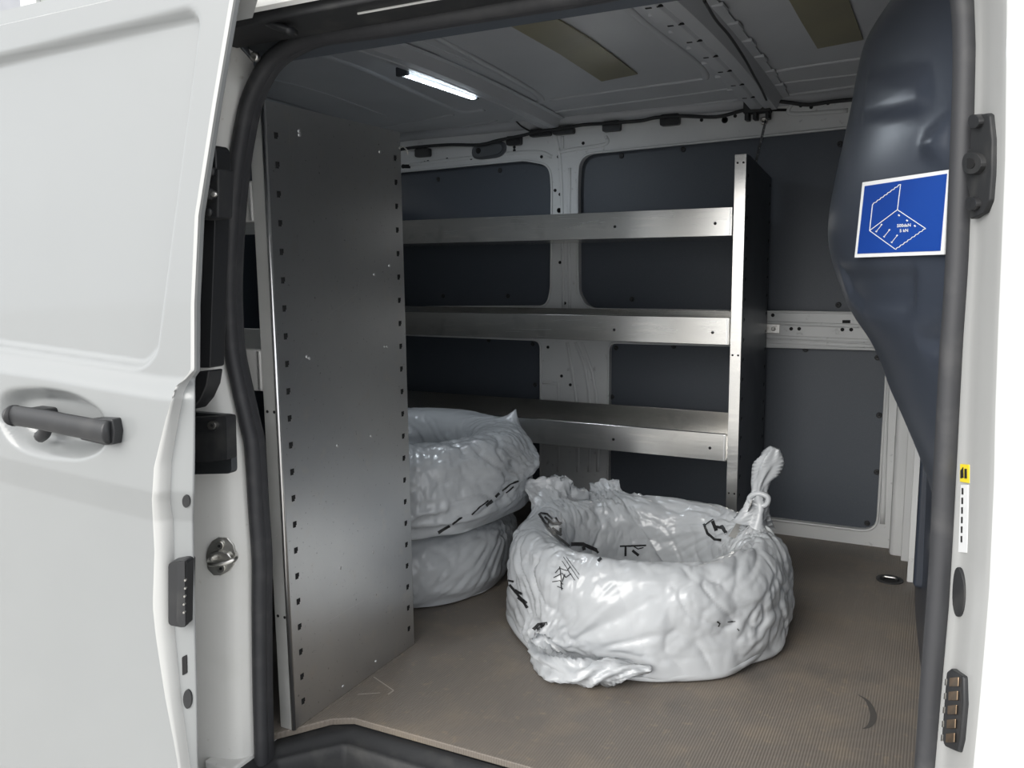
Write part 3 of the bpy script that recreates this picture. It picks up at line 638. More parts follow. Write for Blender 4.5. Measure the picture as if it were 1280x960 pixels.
# folded hem round the leading edge, then the inner flange
def tabx(px, Y): return sorted([(P(x, y, Y=Y).z, P(x, y, Y=Y).x) for x, y in px])
HX = tabx([(303, -60), (295, 0), (273, 130), (251, 270), (246, 380), (245.5, 464), (238, 474), (230, 488), (222, 530), (215, 570), (213, 620), (217, 650), (218, 700), (219, 790), (229, 890), (238, 960), (250, 1060)], .85)
FX = tabx([(304, -60), (296, 0), (274, 130), (252, 270), (247, 380), (246, 464), (244, 474), (243.5, 560), (242, 650), (243, 720), (245, 800), (247, 880), (248, 960), (252, 1060)], .86)
hem = []; fln = []
for e in edge:
    y2 = e.y+.018; hx = lerp_tab(HX, e.z)*y2/.85; y3 = e.y+.024; fx = max(lerp_tab(FX, e.z)*y3/.86, hx+.0008); L_ = hx-e.x
    hem.append([e, e+Vector((L_*.3, -.002, 0)), e+Vector((L_*.7, .003, 0)), Vector((hx-.001, y2-.006, e.z)), Vector((hx, y2, e.z))])
    fln.append([(hx-.0005, y2-.001, e.z), (hx+(fx-hx)*.9, y3-.002, e.z), (fx, y3, e.z), (fx-.085, y3+.055, e.z)])
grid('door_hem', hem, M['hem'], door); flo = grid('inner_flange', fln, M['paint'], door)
fb = bvh_of([flo])
grid('inner_skin', [[(XL, e.y+.07, e.z), (e.x-.14, e.y+.07, e.z)] for e in edge], M['jamb'], door)
grid('door_top_edge', [[(r_[0], r_[1], r_[2]), (r_[0]+.0, r_[1]+.012, r_[2]+.006), (r_[0]-.01, r_[1]+.055, r_[2]+.004), (r_[0]-.05, r_[1]+.075, r_[2]-.03)] for r_ in rows[-1]], M['hem'], door)
# handle
hd = empty('handle', P(75, 530, Y=YD)); hd.parent = door; hd.location = ORG[hd.name]-ORG[door.name]
bpy.data.objects.remove(hd)
hy = YD-.035
hpts = [P(x, y, Y=hy) for x, y in ((14, 519), (30, 521), (55, 525), (85, 531), (112, 536), (136, 541))]
hdl = MB().tube(spline(hpts, 6), [.016]*3+[.0165]*10+[.017]*18, 16, r2=.010, up=(0, 0, 1)).build('door_handle', M['black'], door, smooth=True)
tag(hdl, 'black plastic pull handle')
MB().lathe(P(16, 519, Y=hy+.001), (.98, -.05, -.04), [(.006, -.014), (.0125, -.009), (.0165, 0), (.017, .006)], 18, sx=1).build('handle_cap', M['black'], hdl, smooth=True)
MB().box(*sorted((P(12, 520, Y=hy).x, P(34, 520, Y=hy).x)), hy, YD+.03, P(30, 532, Y=hy).z, P(30, 515, Y=hy).z).build('handle_foot', M['black'], hdl, bevel=.006)
MB().tube(spline([P(x, y, Y=hy+.028) for x, y in ((48, 518), (58, 524), (56, 540), (50, 546))], 4), .010, 10).build('handle_pivot', M['black'], hdl, smooth=True)
a = P(100, 520, Y=hy+.01); b = P(142, 552, Y=hy+.01)
MB().prism([P(x, y, Y=hy+.004) for x, y in ((92, 527), (122, 523), (140, 524), (143, 540), (141, 556), (130, 557), (100, 550))], (0, .03, 0)).build('handle_foot', M['black'], hdl, bevel=.005)
# fittings of the flange
def fplate(name, px, m, t=.004, sink=.003, par=door, bv=.001):
    mb = MB(); plate(mb, fb, px, t, sink); return mb.build(name, M[m], par, bevel=bv)
fplate('rubber_plug', oval(233.5, 626, 5, 8), 'black', .002, .002, bv=.0008)
rb = fplate('contact_housing', rpoly([(219, 698), (240, 694), (247, 705), (247, 765), (238, 779), (219, 775)], 5, 3), 'black', .016, .004, bv=.004)
fplate('contact_face', rpoly([(232, 697), (243, 694), (248, 702), (248.5, 764), (240, 778), (231, 770)], 4, 3), 'blackmatt', .020, -.012, rb, .003)
for k in range(5): fplate('contact_pin', oval(240, 717+k*10, 1.2, 1.4, 8), 'zinc', .0225, -.019, rb, 0)
fplate('flange_slot', rpoly([(228, 821), (234, 818), (234.5, 841), (228.5, 844)], 1.5, 3), 'hole', .0015, .001)
fplate('rubber_plug', oval(235.5, 873, 5.5, 12), 'black', .003, .002, bv=.0015)
# black upper catch with its steel pin
ct = empty('door_catch', P(255, 300, Y=.90), 'tall black plastic catch with steel pin in the gap behind the open door edge', 'latch')
def yplate(name, px, Y, t, m, par, bv=.003): return MB().prism([P(x, y, Y=Y) for x, y in px], (0, t, 0)).build(name, M[m], par, bevel=bv)
yplate('catch_cover', [(240, 215), (258, 192), (264, 180), (269, 186), (270, 205), (268, 285), (262, 460), (240, 460)], .925, .03, 'black', ct)
yplate('catch_cover', [(236, 466), (261, 463), (258, 482), (250, 500), (240, 512), (232, 512)], .925, .03, 'black', ct)
yplate('catch_bracket', [(252, 208), (273, 211), (272, 272), (249, 275), (246, 252), (250, 240)], .90, .03, 'blackmatt', ct)
for x, y in ((265, 215), (262, 265)): MB().lathe(P(x, y, Y=.90), (0, -1, 0), [(.007, -.002), (.007, .004), (.003, .006)], 14).build('bolt', M['black'], ct, smooth=True)
c = P(261, 242, Y=.89); dr = (P(280, 244, Y=.885)-c).normalized()
MB().lathe(c, dr, [(.008, -.004), (.009, .002), (.006, .010)], 14).build('pin_collar', M['blackmatt'], ct, smooth=True)
MB().lathe(c+dr*.008, dr, [(.0055, 0), (.005, .006), (.003, .009), (.0012, .011)], 14).build('steel_pin', M['zinc'], ct, smooth=True)

# ================================================================ RACKS
def chan(mb, x0, x1, y, z0, z1, t=.0018, lip=.010, side=1, mi=0):
    """folded sheet edge: a vertical strip with small returns at top and foot"""
    mb.box(x0, x1, min(y, y+side*t), max(y, y+side*t), z0, z1, mi)
    mb.box(x0, x1, min(y, y+side*lip), max(y, y+side*lip), z1-t, z1, mi)
    mb.box(x0, x1, min(y, y+side*lip), max(y, y+side*lip), z0, z0+t, mi)
def rack(name, label, x0, x1, yf, yb, levels, ztop, endx, endsign, slots, group, postw=.030, endmat='alu_dark', pm='alu', near_post_bottom=0.0, topdrop=0):
    """yf: side that faces the camera, yb: far side; endx: plane of the end sheet in view"""
    r = empty(name, ((x0+x1)/2, (yf+yb)/2, 0), label, 'shelf rack', group)
    for z0, z1 in levels:
        mb = MB(); chan(mb, x0, x1, yf+.003, z0, z1); mb.box(x0, x1, yf+.003, yb-.003, z0, z0+.0018); chan(mb, x0, x1, yb-.005, z0, z1, side=-1)
        sh = mb.build('shelf', M['alu' if pm == 'alu' else 'alu_lit'], r, bevel=.0012)
        mb = MB()
        for x in (x1-.045, x1-.33, x0+.3, x0+.05): mb.lathe((x, yf+.003, (z0+z1)/2-.004), (0, -1, 0), [(.0042, -.001), (.0042, .0006)], 12)
        mb.build('punched_holes', M['hole'], sh)
        if name: 
            mb = MB(); mb.box(x1-.007, x1-.004, yf-.0006, yf+.004, z0+.003, z1-.003); mb.build('end_fold', M['scratch_glint'], sh)
    for s_, xe in ((endsign, endx), (-endsign, x0-.02 if endx > x1-.1 else x1+.02)):
        # end sheet, slightly lower at the back, with flanges at both sides
        mb = MB(); d_ = .0022*s_
        mb.prism([(xe-d_, yf, 0), (xe-d_, yb, 0), (xe-d_, yb, ztop-topdrop), (xe-d_, yf+.05, ztop), (xe-d_, yf, ztop)], (d_, 0, 0))
        sh = mb.build('end_panel', M[endmat], r, bevel=.0008)
        xa, xb_ = sorted((xe, xe-s_*postw))
        mb = MB(); mb.box(xa, xb_, yf-.001, yf+.0012, 0, ztop); mb.box(*sorted((xe-s_*postw, xe-s_*(postw-.002))), yf, yf+.016, 0, ztop); po = mb.build('post', M[pm], r, bevel=.0025)
        mb = MB()
        for z in (ztop-.022, ztop-.53, .22): 
            for q in (.25, .75): mb.lathe((xa+(xb_-xa)*q, yf-.001, z), (0, -1, 0), [(.0028, -.001), (.0028, .0006)], 10)
        mb.build('punched_holes', M['hole'], po)
        mb = MB(); mb.box(xa, xb_, yb-.0012, yb+.001, 0, ztop-topdrop); mb.build('post', M['alu'], r, bevel=.0008)
        if s_ == endsign:
            mb = MB(); xo = xe+s_*.0006
            for k in range(slots):
                z = ztop-.055-k*(ztop-.10)/(slots-1)
                for y in (yf+.028, yb-.020):
                    mb.box(*sorted((xe-.001*s_, xo)), y-.0045, y+.0045, z-.0055, z+.0055)
            mb.build('slot_row', M['hole'], sh)
            mb = MB()
            for k in range(slots):
                z = ztop-.055-k*(ztop-.10)/(slots-1)
                for y in (yf+.028, yb-.020): mb.box(*sorted((xe, xo+.0002*s_)), y+.0026, y+.0045, z-.0055, z-.0022)
            mb.build('slot_glints', M['scratch_glint'], sh)  # light showing at the slots, painted on as small bright flecks
    return r
lv = [(.932, 1.002), (.634, .704), (.308, .378)]
far = rack('shelf_rack', 'aluminium three-tier rack along the far side wall', -1.95, -.508, 2.28, 2.645, [(.925, 1.000), (.632, .706), (.308, .384)], 1.135, -.474, 1, 20, 'van racks', topdrop=.03)
nearr = rack('shelf_rack', 'aluminium rack beside the door opening with a tall scuffed end panel', -2.2, -1.062, 1.10, 1.50, [(.930, 1.000), (.635, .709), (.318, .395)], 1.130, -1.027, 1, 22, 'van racks', endmat='alu_end', postw=.032, pm='alu_matt')
# rounded bright bend of the near rack's end panel, scratches and screw dents on it
MB().tube([(-1.0275, 1.1005, .002), (-1.0275, 1.1005, 1.129)], .0045, 10).build('panel_bend', M['scratch_glint'], nearr, smooth=True)
def sc(mb, pts, w_=.0009, X=-1.0268):
    q = [P(x, y, X=X) for x, y in pts]
    for a, b in zip(q, q[1:]):
        t = (b-a); t.x = 0
        if t.length < 1e-5: continue
        t.normalize(); n_ = Vector((0, -t.z, t.y))*w_/2; mb.add([a+n_, b+n_, b-n_, a-n_], [(0, 1, 2, 3)])
mb = MB()
for L in ([(361, 153), (362, 185)], [(370, 462), (384, 440), (390, 430)], [(400, 424), (408, 413)], [(410, 398), (412, 392), (430, 380), (448, 365), (450, 345)], [(424, 399), (430, 390)], [(369, 476), (371, 465)],
          [(405, 780), (430, 765), (455, 750)], [(447, 340), (452, 336)], [(489, 230), (487, 400)], [(394, 690), (400, 683)], [(366, 190), (366, 215)]): sc(mb, L, .0007)
for _ in range(60):
    x = rnd.uniform(345, 508); y = rnd.uniform(200, 760); q = rnd.uniform(0, 3.1); L_ = rnd.uniform(2, 9); sc(mb, [(x, y), (x+math.cos(q)*L_, y+math.sin(q)*L_)], .00035)
mb.build('scratches', M['scratch_glint'], nearr)
mb = MB()
for x, y in ((374, 164), (374.5, 168.5), (475, 190), (384, 446), (387, 447.5), (481, 433), (484, 433), (422, 557), (464, 545), (426, 710), (467, 690), (470, 827), (429, 858), (487, 332), (468, 343)):
    p = P(x, y, X=-1.027); mb.lathe(p, (1, 0, 0), [(.0032, -.0005), (.0032, .001), (.0015, .0018)], 10)
mb.build('screw_heads', M['scratch_glint'], nearr)
def scy(mb, pts, w_=.0012, Y=2.2822):
    q = [P(x, y, Y=Y) for x, y in pts]
    for a, b in zip(q, q[1:]):
        t = (b-a); t.y = 0; t.normalize(); n_ = Vector((-t.z, 0, t.x))*w_/2; mb.add([a+n_, b+n_, b-n_, a-n_], [(0, 1, 2, 3)])
mb = MB()
for L in ([(640, 411), (664, 412), (689, 412)], [(703, 286), (722, 282), (738, 277)], [(724, 279), (731, 278)], [(735, 277), (748, 276)], [(750, 278), (756, 277)], [(556, 401), (571, 401)], [(555, 407), (574, 408)], [(555, 289), (571, 288)], [(556, 292), (571, 291)], [(820, 408), (846, 413)], [(812, 271), (842, 270)], [(886, 402), (896, 402)]): scy(mb, L)
for _ in range(40):
    x = rnd.uniform(560, 900); y = rnd.choice([rnd.uniform(266, 290), rnd.uniform(400, 420)]); scy(mb, [(x, y), (x+rnd.uniform(4, 22), y+rnd.uniform(-1.5, 1.5))], .0005)
mb.build('scratches', M['scratch_glint'], far)
# brace from the wall bolt down to the far rack
a = P(957, 152, Y=2.645); b = P(944, 206, Y=2.40)
br = MB().tube([a, b], .009, 4, r2=.002, up=(0, 1, 0)).build('brace_strap', M['alu_dark'], far)
mb = MB()
for k in range(7): p = a.lerp(b, (k+.5)/7); mb.lathe(p+Vector((0, -.003, 0)), (0, -1, 0), [(.0028, 0), (.0028, .001)], 8)
mb.build('strap_holes', M['scratch_glint'], br)
# small ring of wire hooked on the near rack's top corner
MB().tube(spline([P(x, y, X=-1.02) for x, y in ((499, 186), (503, 183), (508, 187), (510, 193))], 6), .0015, 6).build('wire_hook', M['zinc'], nearr, smooth=True)
# chalk mark drawn on the floor
mb = MB()
for L in ([(467, 846), (492, 863), (485, 868)], [(447, 868), (475, 866)]):
    q = [P(x, y, Z=.0006) for x, y in L]
    for a, b in zip(q, q[1:]):
        t = (b-a).normalized(); n_ = Vector((-t.y, t.x, 0))*.0012; mb.add([a+n_, b+n_, b-n_, a-n_], [(0, 1, 2, 3)])
flo_ = bpy.data.objects['floor']; M['chalk'] = mat('chalk', (.42, .38, .34), .9); mb.build('chalk_line', M['chalk'], flo_)
mb = MB()
mb.tube(spline([P(x, y, Z=.0005) for x, y in ((1072, 870), (1083, 876), (1091, 890), (1092, 900), (1086, 908), (1078, 911))], 6), [.001]+[.0045]*29+[.001], 6, r2=.0004, up=(0, 0, 1)) if False else None
q = spline([P(x, y, Z=.0006) for x, y in ((1072, 868), (1084, 876), (1091, 890), (1091, 900), (1086, 908), (1078, 911))], 6)
mb2 = MB(); N = len(q); V_ = []
for i, p in enumerate(q):
    t = (q[min(i+1, N-1)]-q[max(i-1, 0)]).normalized(); n_ = Vector((-t.y, t.x, 0))*.006*math.sin(math.pi*(i+.5)/N); V_ += [p+n_, p-n_]
M['smear'] = mat('dark_smear', (.07, .065, .06), .7); mb2.add(V_, [(2*i, 2*i+1, 2*i+3, 2*i+2) for i in range(N-1)]); mb2.build('rubber_scuff', M['smear'], flo_)

# ================================================================ BUILDING beyond
bl = empty('building', (-9, 9, -.56), 'pale rendered building behind the van with a white framed window', 'building')
Yb = 8.0
MB().box(-40, -4, Yb, Yb+.4, -.56, 13).build('facade', M['render'], bl)
a = P(28, 0, Y=Yb-.06); b = P(160, 0, Y=Yb-.06)
MB().prism([(a.x, Yb-.1, 1.6), (b.x+.3, Yb-.1, 1.6), (b.x+.3, Yb-.1, 9), (a.x, Yb-.1, 9)], (0, .1, 0), [[(a.x+.35, Yb-.1, 1.7), (b.x+.2, Yb-.1, 1.7), (b.x+.2, Yb-.1, 8.9), (a.x+.35, Yb-.1, 8.9)]]).build('window_frame', M['pvc'], bl, bevel=.01)
MB().box(a.x+.350, b.x+.2, Yb-.04, Yb, 1.6, 9).build('window_pane', M['glass'], bl)

for o in list(bpy.data.objects):
    if o.name.split('.')[0] in ('punched_holes', 'slot_row', 'slot_glints', 'scratches', 'screw_heads', 'line_drawing', 'lettering', 'bow_slots', 'bow_tabs', 'strap_holes', 'long_slots', 'chalk_line'): o['kind'] = 'stuff'
# ================================================================ TYRE BAGS
def bag_sim(prof, ctr, tyre, nu, nv, exc=1.2, mexc=1.08, steps=110, iters=4, seed=1, pins=(), squash=(1,1), grav=1.2, amp=.012, gap=.03, suck=.25, pinrows=.30):
    """position based cloth: a plastic sleeve (rings of nu points, nv rings) settles on a tyre (ri,ro,z0,z1,rc)"""
    rng=np.random.default_rng(seed); F=np.float32
    prof=np.array(prof,float); L=np.r_[0,np.cumsum(np.hypot(*np.diff(prof,axis=0).T))]
    s=np.linspace(0,L[-1],nv); r=np.interp(s,L,prof[:,0]); z=np.interp(s,L,prof[:,1])
    for _ in range(3):
        r[1:-1]=(r[:-2]+2*r[1:-1]+r[2:])/4; z[1:-1]=(z[:-2]+2*z[1:-1]+z[2:])/4
    a=np.linspace(0,2*np.pi,nu,endpoint=False)
    P=np.zeros((nv,nu,3)); P[...,0]=r[:,None]*np.cos(a)*squash[0]; P[...,1]=r[:,None]*np.sin(a)*squash[1]; P[...,2]=z[:,None]
    wr=lambda x:np.roll(x,-1,1)
    Lu=np.linalg.norm(wr(P)-P,axis=2)*exc; Lv=np.linalg.norm(P[1:]-P[:-1],axis=2)*mexc
    # local variation of slack, so folds differ
    k=sum(rng.normal()*np.sin(m*a+rng.uniform(0,6.3)) for m in range(1,9)); k=1+.05*k/np.abs(k).max()
    Lu*=k[None,:]
    Ld=np.sqrt(Lu[:-1]**2+Lv**2)
    # start puffed out with random ripples
    rip=np.zeros((nv,nu))
    for m in range(26):
        f=rng.integers(4,24); q=rng.uniform(-22,22); rip+=rng.normal()/f**.4*np.sin(f*a[None,:]+q*np.linspace(0,1,nv)[:,None]*3+rng.uniform(0,6.3))
    rip*=amp/rip.std()
    D=P.copy(); D[...,:2]/=np.maximum(np.hypot(P[...,0],P[...,1])[...,None],1e-4); D[...,2]=.5
    P=P+D*(np.abs(rip)*np.minimum(1,r/.12)[:,None])[...,None]; P[...,2]+=.004
    P=P.astype(F); V=np.zeros_like(P); Lu=Lu.astype(F);Lv=Lv.astype(F);Ld=Ld.astype(F)
    W=np.ones((nv,nu),F); W[(z<.012)&(r>.15)&(r<pinrows+.001)]=0; W[0]=0; W[0]=0
    gf=sum(rng.normal()/m**.5*np.cos(m*a[None,:]+rng.uniform(0,6.3)+rng.uniform(-3,3)*np.linspace(0,2,nv)[:,None]) for m in range(1,14)); gf=gap*(.5+.5*np.clip(gf/gf.std()*.7,-1,1.6)); gf=gf.astype(F)
    pin=[]
    for (fu,fv,x,y,zz,rad) in pins:
        j=int(fu*nu)%nu; i=int(fv*(nv-1)); W[i,j]=0; pin.append((i,j,P[i,j].copy(),np.array([x-ctr[0],y-ctr[1],zz-ctr[2]],F)))
    ri,ro,z0,z1,rc=tyre
    def proj(A,B,wa,wb,l,k=.9,mode=0):
        d=B-A; n=np.sqrt((d*d).sum(-1))+1e-9
        c=(n-l)/n
        if mode==1: c=np.minimum(c,0)      # only pushes apart
        if mode==2: c=np.maximum(c,0)*1.0+np.minimum(c,0)*.3
        c=c*k/(wa+wb+1e-9)
        d*=c[...,None]
        return d
    rows=[slice(0,nv-1,2),slice(1,nv-1,2)]
    def link(du,dv,l,k,mode):
        # pairs (i,j)-(i+dv,j+du)
        for par in range(2):
            if dv==0:
                # colour along u, blocks of du
                idx=np.where((np.arange(nu)//du)%2==par)[0]
                A=P[:,idx];B=P[:,(idx+du)%nu];wa=W[:,idx];wb=W[:,(idx+du)%nu]
                d=proj(A,B,wa,wb,l[:,idx],k,mode)
                P[:,idx]+=d*wa[...,None];P[:,(idx+du)%nu]-=d*wb[...,None]
            else:
                ii=np.where((np.arange(nv-dv)//dv)%2==par)[0]
                B_=np.roll(P[ii+dv],-du,1) if du else P[ii+dv]
                wb=np.roll(W[ii+dv],-du,1) if du else W[ii+dv]
                wa=W[ii]
                d=proj(P[ii],B_,wa,wb,l[ii],k,mode)
                P[ii]+=d*wa[...,None]; e=d*wb[...,None]
                P[ii+dv]-=np.roll(e,du,1) if du else e
    L2u=(Lu+wr(Lu)); L2v=Lv[1:]+Lv[:-1]
    L4u=L2u+np.roll(L2u,-2,1); L4v=L2v[2:]+L2v[:-2]
    dt=.016
    for st in range(steps):
        g=grav
        V[...,2]-=g*dt
        # a light vacuum pulls the film in on the tyre
        V*=.93
        Q=P.copy(); P+=V*dt*W[...,None]
        t=min(1,(st+1)/(steps*.5))
        for (i,j,a0,b0) in pin: P[i,j]=a0+(b0-a0)*t
        for it in range(iters):
            link(1,0,Lu,.9,2); link(0,1,Lv,.9,2)
            link(1,1,Ld,.35,2); link(-1,1,np.roll(Ld,0,1),.35,2)
            link(2,0,L2u*.88,.5,1); link(0,2,L2v*.88,.5,1)
            link(4,0,L4u*.70,.3,1); link(0,4,L4v*.75,.3,1)
            # tyre: rounded rectangle swept round z
            rr=np.hypot(P[...,0]/squash[0],P[...,1]/squash[1])+1e-6
            qx=rr-(ri+ro)/2; qz=P[...,2]-(z0+z1)/2
            hx=(ro-ri)/2-rc; hz=(z1-z0)/2-rc
            ax=np.abs(qx)-hx; az=np.abs(qz)-hz
            mx=np.maximum(ax,0); mz=np.maximum(az,0); ln=np.hypot(mx,mz)
            sd=ln+np.minimum(np.maximum(ax,az),0)-rc
            nx=np.where(ln>1e-6,mx/(ln+1e-9),(ax>az))*np.sign(qx); nz=np.where(ln>1e-6,mz/(ln+1e-9),(ax<=az))*np.sign(qz)
            pen=np.maximum(.003-sd,0)*W
            if it==0: pen=pen-np.clip(sd-gf,0,.02)*suck*W
            P[...,0]+=pen*nx*P[...,0]/rr; P[...,1]+=pen*nx*P[...,1]/rr; P[...,2]+=pen*nz
            # friction
            fr=(sd<.004)[...,None]*.35; 
            P-= (P-Q)*fr*W[...,None]*.5
            P[...,2]=np.maximum(P[...,2],.003)
        V=(P-Q)/dt; np.clip(V,-1.5,1.5,out=V)
    return P.astype(float)+np.array(ctr)

def ridge(n_, sharp=1.6): return (1-min(1, abs(n_)*2.2))**sharp
def bag_obj(name, Pn, m, parent, fans=(), amp=.006, seed=0, even=16, keep=()):
    """refines the settled film and creases it: pull folds fanning out of the gathered points, crumple elsewhere"""
    def up(A, closed):
        if closed: mid = (9*(A+np.roll(A, -1, 1))-(np.roll(A, 1, 1)+np.roll(A, -2, 1)))/16; out = np.empty((A.shape[0], A.shape[1]*2, 3)); out[:, ::2] = A; out[:, 1::2] = mid; return out
        mid = (A[1:]+A[:-1])/2; out = np.empty((A.shape[0]*2-1, A.shape[1], 3)); out[::2] = A; out[1::2] = mid; return out
    far_ = np.ones(Pn.shape[:2])
    for K in keep: far_ = np.minimum(far_, np.clip((np.linalg.norm(Pn-np.array(K), axis=2)-.05)/.05, 0, 1))
    far_ = (far_*np.clip((.25-(Pn[..., 2]-Pn[..., 2].min()))/.06, 0, 1))[..., None]; Pn = Pn.copy()
    for _ in range(even): Pn += far_*(.5*(np.roll(Pn, 1, 1)+np.roll(Pn, -1, 1))-Pn)*.6
    Q = up(up(Pn, True), False); Q[1:-1] = (Q[:-2]+2*Q[1:-1]+Q[2:])/4; nv, nu = Q.shape[:2]
    du = np.roll(Q, -1, 1)-np.roll(Q, 1, 1); dv = np.gradient(Q, axis=0); N_ = np.cross(du, dv); N_ /= np.linalg.norm(N_, axis=2)[..., None]+1e-9
    fans = [(Vector(f_[0]), f_[1], f_[2], f_[3]) for f_ in fans]; H = np.zeros((nv, nu)); so_ = Vector((seed*3.1, seed*1.7, seed))
    for i in range(nv):
        for j in range(nu):
            p_ = Vector(Q[i, j]); w_ = p_+so_
            q = w_+noise.noise_vector(w_*7)*.05
            a_ = j/nu*2*math.pi
            mk = .35+.9*max(0, min(1, .5+1.6*noise.noise(w_*4.2)))
            st_ = Vector((q.x+q.z*.5, q.y-q.z*.3, q.z*.6))
            v1 = noise.voronoi(st_*10)[0][0]; v2 = noise.voronoi(Vector((q.x*19, q.y*19, q.z*26))+so_)[0][0]
            c_ = v1*v1*1.5+v2*v2*.45*mk+ridge(noise.noise(Vector((q.x*15+q.z*11, q.y*15, q.z*9))), 6)*.55+ridge(noise.noise(Vector((q.x*34, q.y*34, q.z*20))), 4)*.16*mk
            h_ = (c_-.35)*amp*mk*(1.35 if p_.z > .0 and math.hypot(p_.x-CC[0], p_.y-CC[1]) > .31 else .7)
            for K, A_, L_, fq in fans:
                d_ = p_-K; r_ = d_.length+1e-5; e_ = math.exp(-r_/L_)*min(1, r_/.03)
                if e_ > .04: dn_ = d_/r_; h_ += A_*e_*(ridge(noise.noise(dn_*fq+so_), 2.2)+.5*ridge(noise.noise(dn_*fq*2.1+so_), 2))
            H[i, j] = h_
    ed = np.clip((Q[..., 2]-Pn[..., 2].min()-.006)/.05, 0, 1); Q += N_*(H*ed)[..., None]*SG
    Q[..., 2] = np.maximum(Q[..., 2], .001+min(float(Pn[..., 2].min()), 1))
    v = [Vector(p) for p in Q.reshape(-1, 3)]
    f = [(i*nu+j, i*nu+(j+1) % nu, (i+1)*nu+(j+1) % nu, (i+1)*nu+j) for i in range(nv-1) for j in range(nu)]
    f.append(tuple((nv-1)*nu+j for j in range(nu)))
    return mesh(name, v, f, m, parent, smooth=True)
SG = -1; CC = c0_ = (0, 0)
prof = [(.20, .0), (.285, .0), (.345, .035), (.386, .13), (.380, .21), (.33, .262), (.27, .268), (.215, .22), (.18, .08), (.12, .03), (.02, .02)]
c1 = (-.602, 1.865, 0)
def fr(x, y): return (math.atan2(y-c1[1], x-c1[0])/(2*math.pi)) % 1
PINS = []; FAN = []
def ridgepin(px, v_, Y):
    """a standing fold of the film: neighbouring points drawn up along a line"""
    pts = [P(x, y, Y=Y if not isinstance(Y, tuple) else Y[0]+(Y[1]-Y[0])*k/(len(px)-1)) for k, (x, y) in enumerate(px)]
    for p_ in spline(pts, 3): PINS.append((fr(p_.x, p_.y), v_, p_.x, p_.y, p_.z, 0))
ridgepin([(652, 612), (655, 597), (680, 592), (704, 588), (712, 600)], .54, (1.93, 2.03))
ridgepin([(735, 606), (757, 594), (775, 601)], .60, (2.15, 2.18))
kn = P(945, 640, Y=1.97); tk = P(684, 826, Y=1.54); tk2 = P(735, 850, Y=1.50); tk3 = P(672, 800, Y=1.58)
PINS += [(fr(kn.x, kn.y), .52, kn.x, kn.y, kn.z, 0), (fr(tk.x, tk.y), .24, tk.x, tk.y, max(.02, tk.z), 0), (fr(tk2.x, tk2.y), .22, tk2.x, tk2.y, max(.012, tk2.z), 0), (fr(tk3.x, tk3.y), .27, *tk3, 0)]
B1 = bag_sim(prof, c1, (.19, .325, 0, .235, .08), 230, 100, exc=1.0, mexc=1.04, squash=(1.045, 1), steps=120, iters=4, seed=5, amp=.012, pins=PINS)
bag1 = empty('tyre_bag', (c1[0], c1[1], 0), 'white plastic bag over a tyre lying in front, hollow middle, knotted tail', 'bag', 'tyre bags')
CC = c1
bo1 = bag_obj('bag_film', B1, M['film'], bag1, fans=[(kn, .016, .22, 5), (P(757, 600, Y=2.15), .012, .16, 4), (P(700, 600, Y=2.0), .010, .12, 5), (tk+Vector((-.02, -.03, .0)), .012, .2, 5)], amp=.0095, seed=1, keep=[p_[2:5] for p_ in PINS])
c2 = (-1.335, 1.89, 0); c3 = (-1.315, 1.885, .195)
prof2 = [(.20, .0), (.295, .0), (.345, .03), (.37, .10), (.36, .175), (.31, .20), (.25, .20), (.20, .17), (.17, .08), (.1, .05), (.02, .05)]
B2 = bag_sim(prof2, c2, (.18, .335, 0, .185, .07), 180, 56, exc=1.05, mexc=1.05, steps=90, iters=3, seed=8, amp=.014)
prof3 = [(.20, .0), (.295, .0), (.355, .03), (.395, .12), (.38, .21), (.32, .24), (.25, .235), (.20, .18), (.17, .08), (.1, .05), (.02, .05)]
tp = P(646, 509, Y=2.12)
arc_ = spline([P(664, 542, Y=2.07), P(677, 561, Y=2.04), P(687, 580, Y=2.0), P(681, 592, Y=1.96)], 5)
PIN3 = [((math.atan2(q_.y-c3[1], q_.x-c3[0])/(2*math.pi)) % 1, v_, *q_, 0) for q_, v_ in [(tp, .50)]+[(q_, .46-.10*k/(len(arc_)-1)) for k, q_ in enumerate(arc_)]]
B3 = bag_sim(prof3, c3, (.18, .36, 0, .22, .075), 220, 74, exc=1.06, mexc=1.05, steps=110, iters=4, seed=11, amp=.016,
    pins=PIN3)
bag2 = empty('tyre_bag', c2, 'white plastic bag with a tyre, lower one of the stack beside the aluminium panel', 'bag', 'tyre bags')
CC = c2
bag_obj('bag_film', B2, M['film'], bag2, fans=[(P(650, 625, Y=1.95), .012, .3, 5), (P(520, 765, Z=0), .008, .15, 5)], amp=.008, seed=4)
bag3 = empty('tyre_bag', c3, 'white plastic bag with a tyre, upper one of the stack beside the aluminium panel', 'bag', 'tyre bags')
bo3 = bag_obj('bag_film', B3, M['film'], bag3, fans=[(P(655, 600, Y=1.95), .007, .22, 5), (tp, .006, .12, 5), (P(560, 540, Y=1.62), .007, .2, 7)], amp=.007, seed=6, keep=[p_[2:5] for p_ in PIN3[:1]])
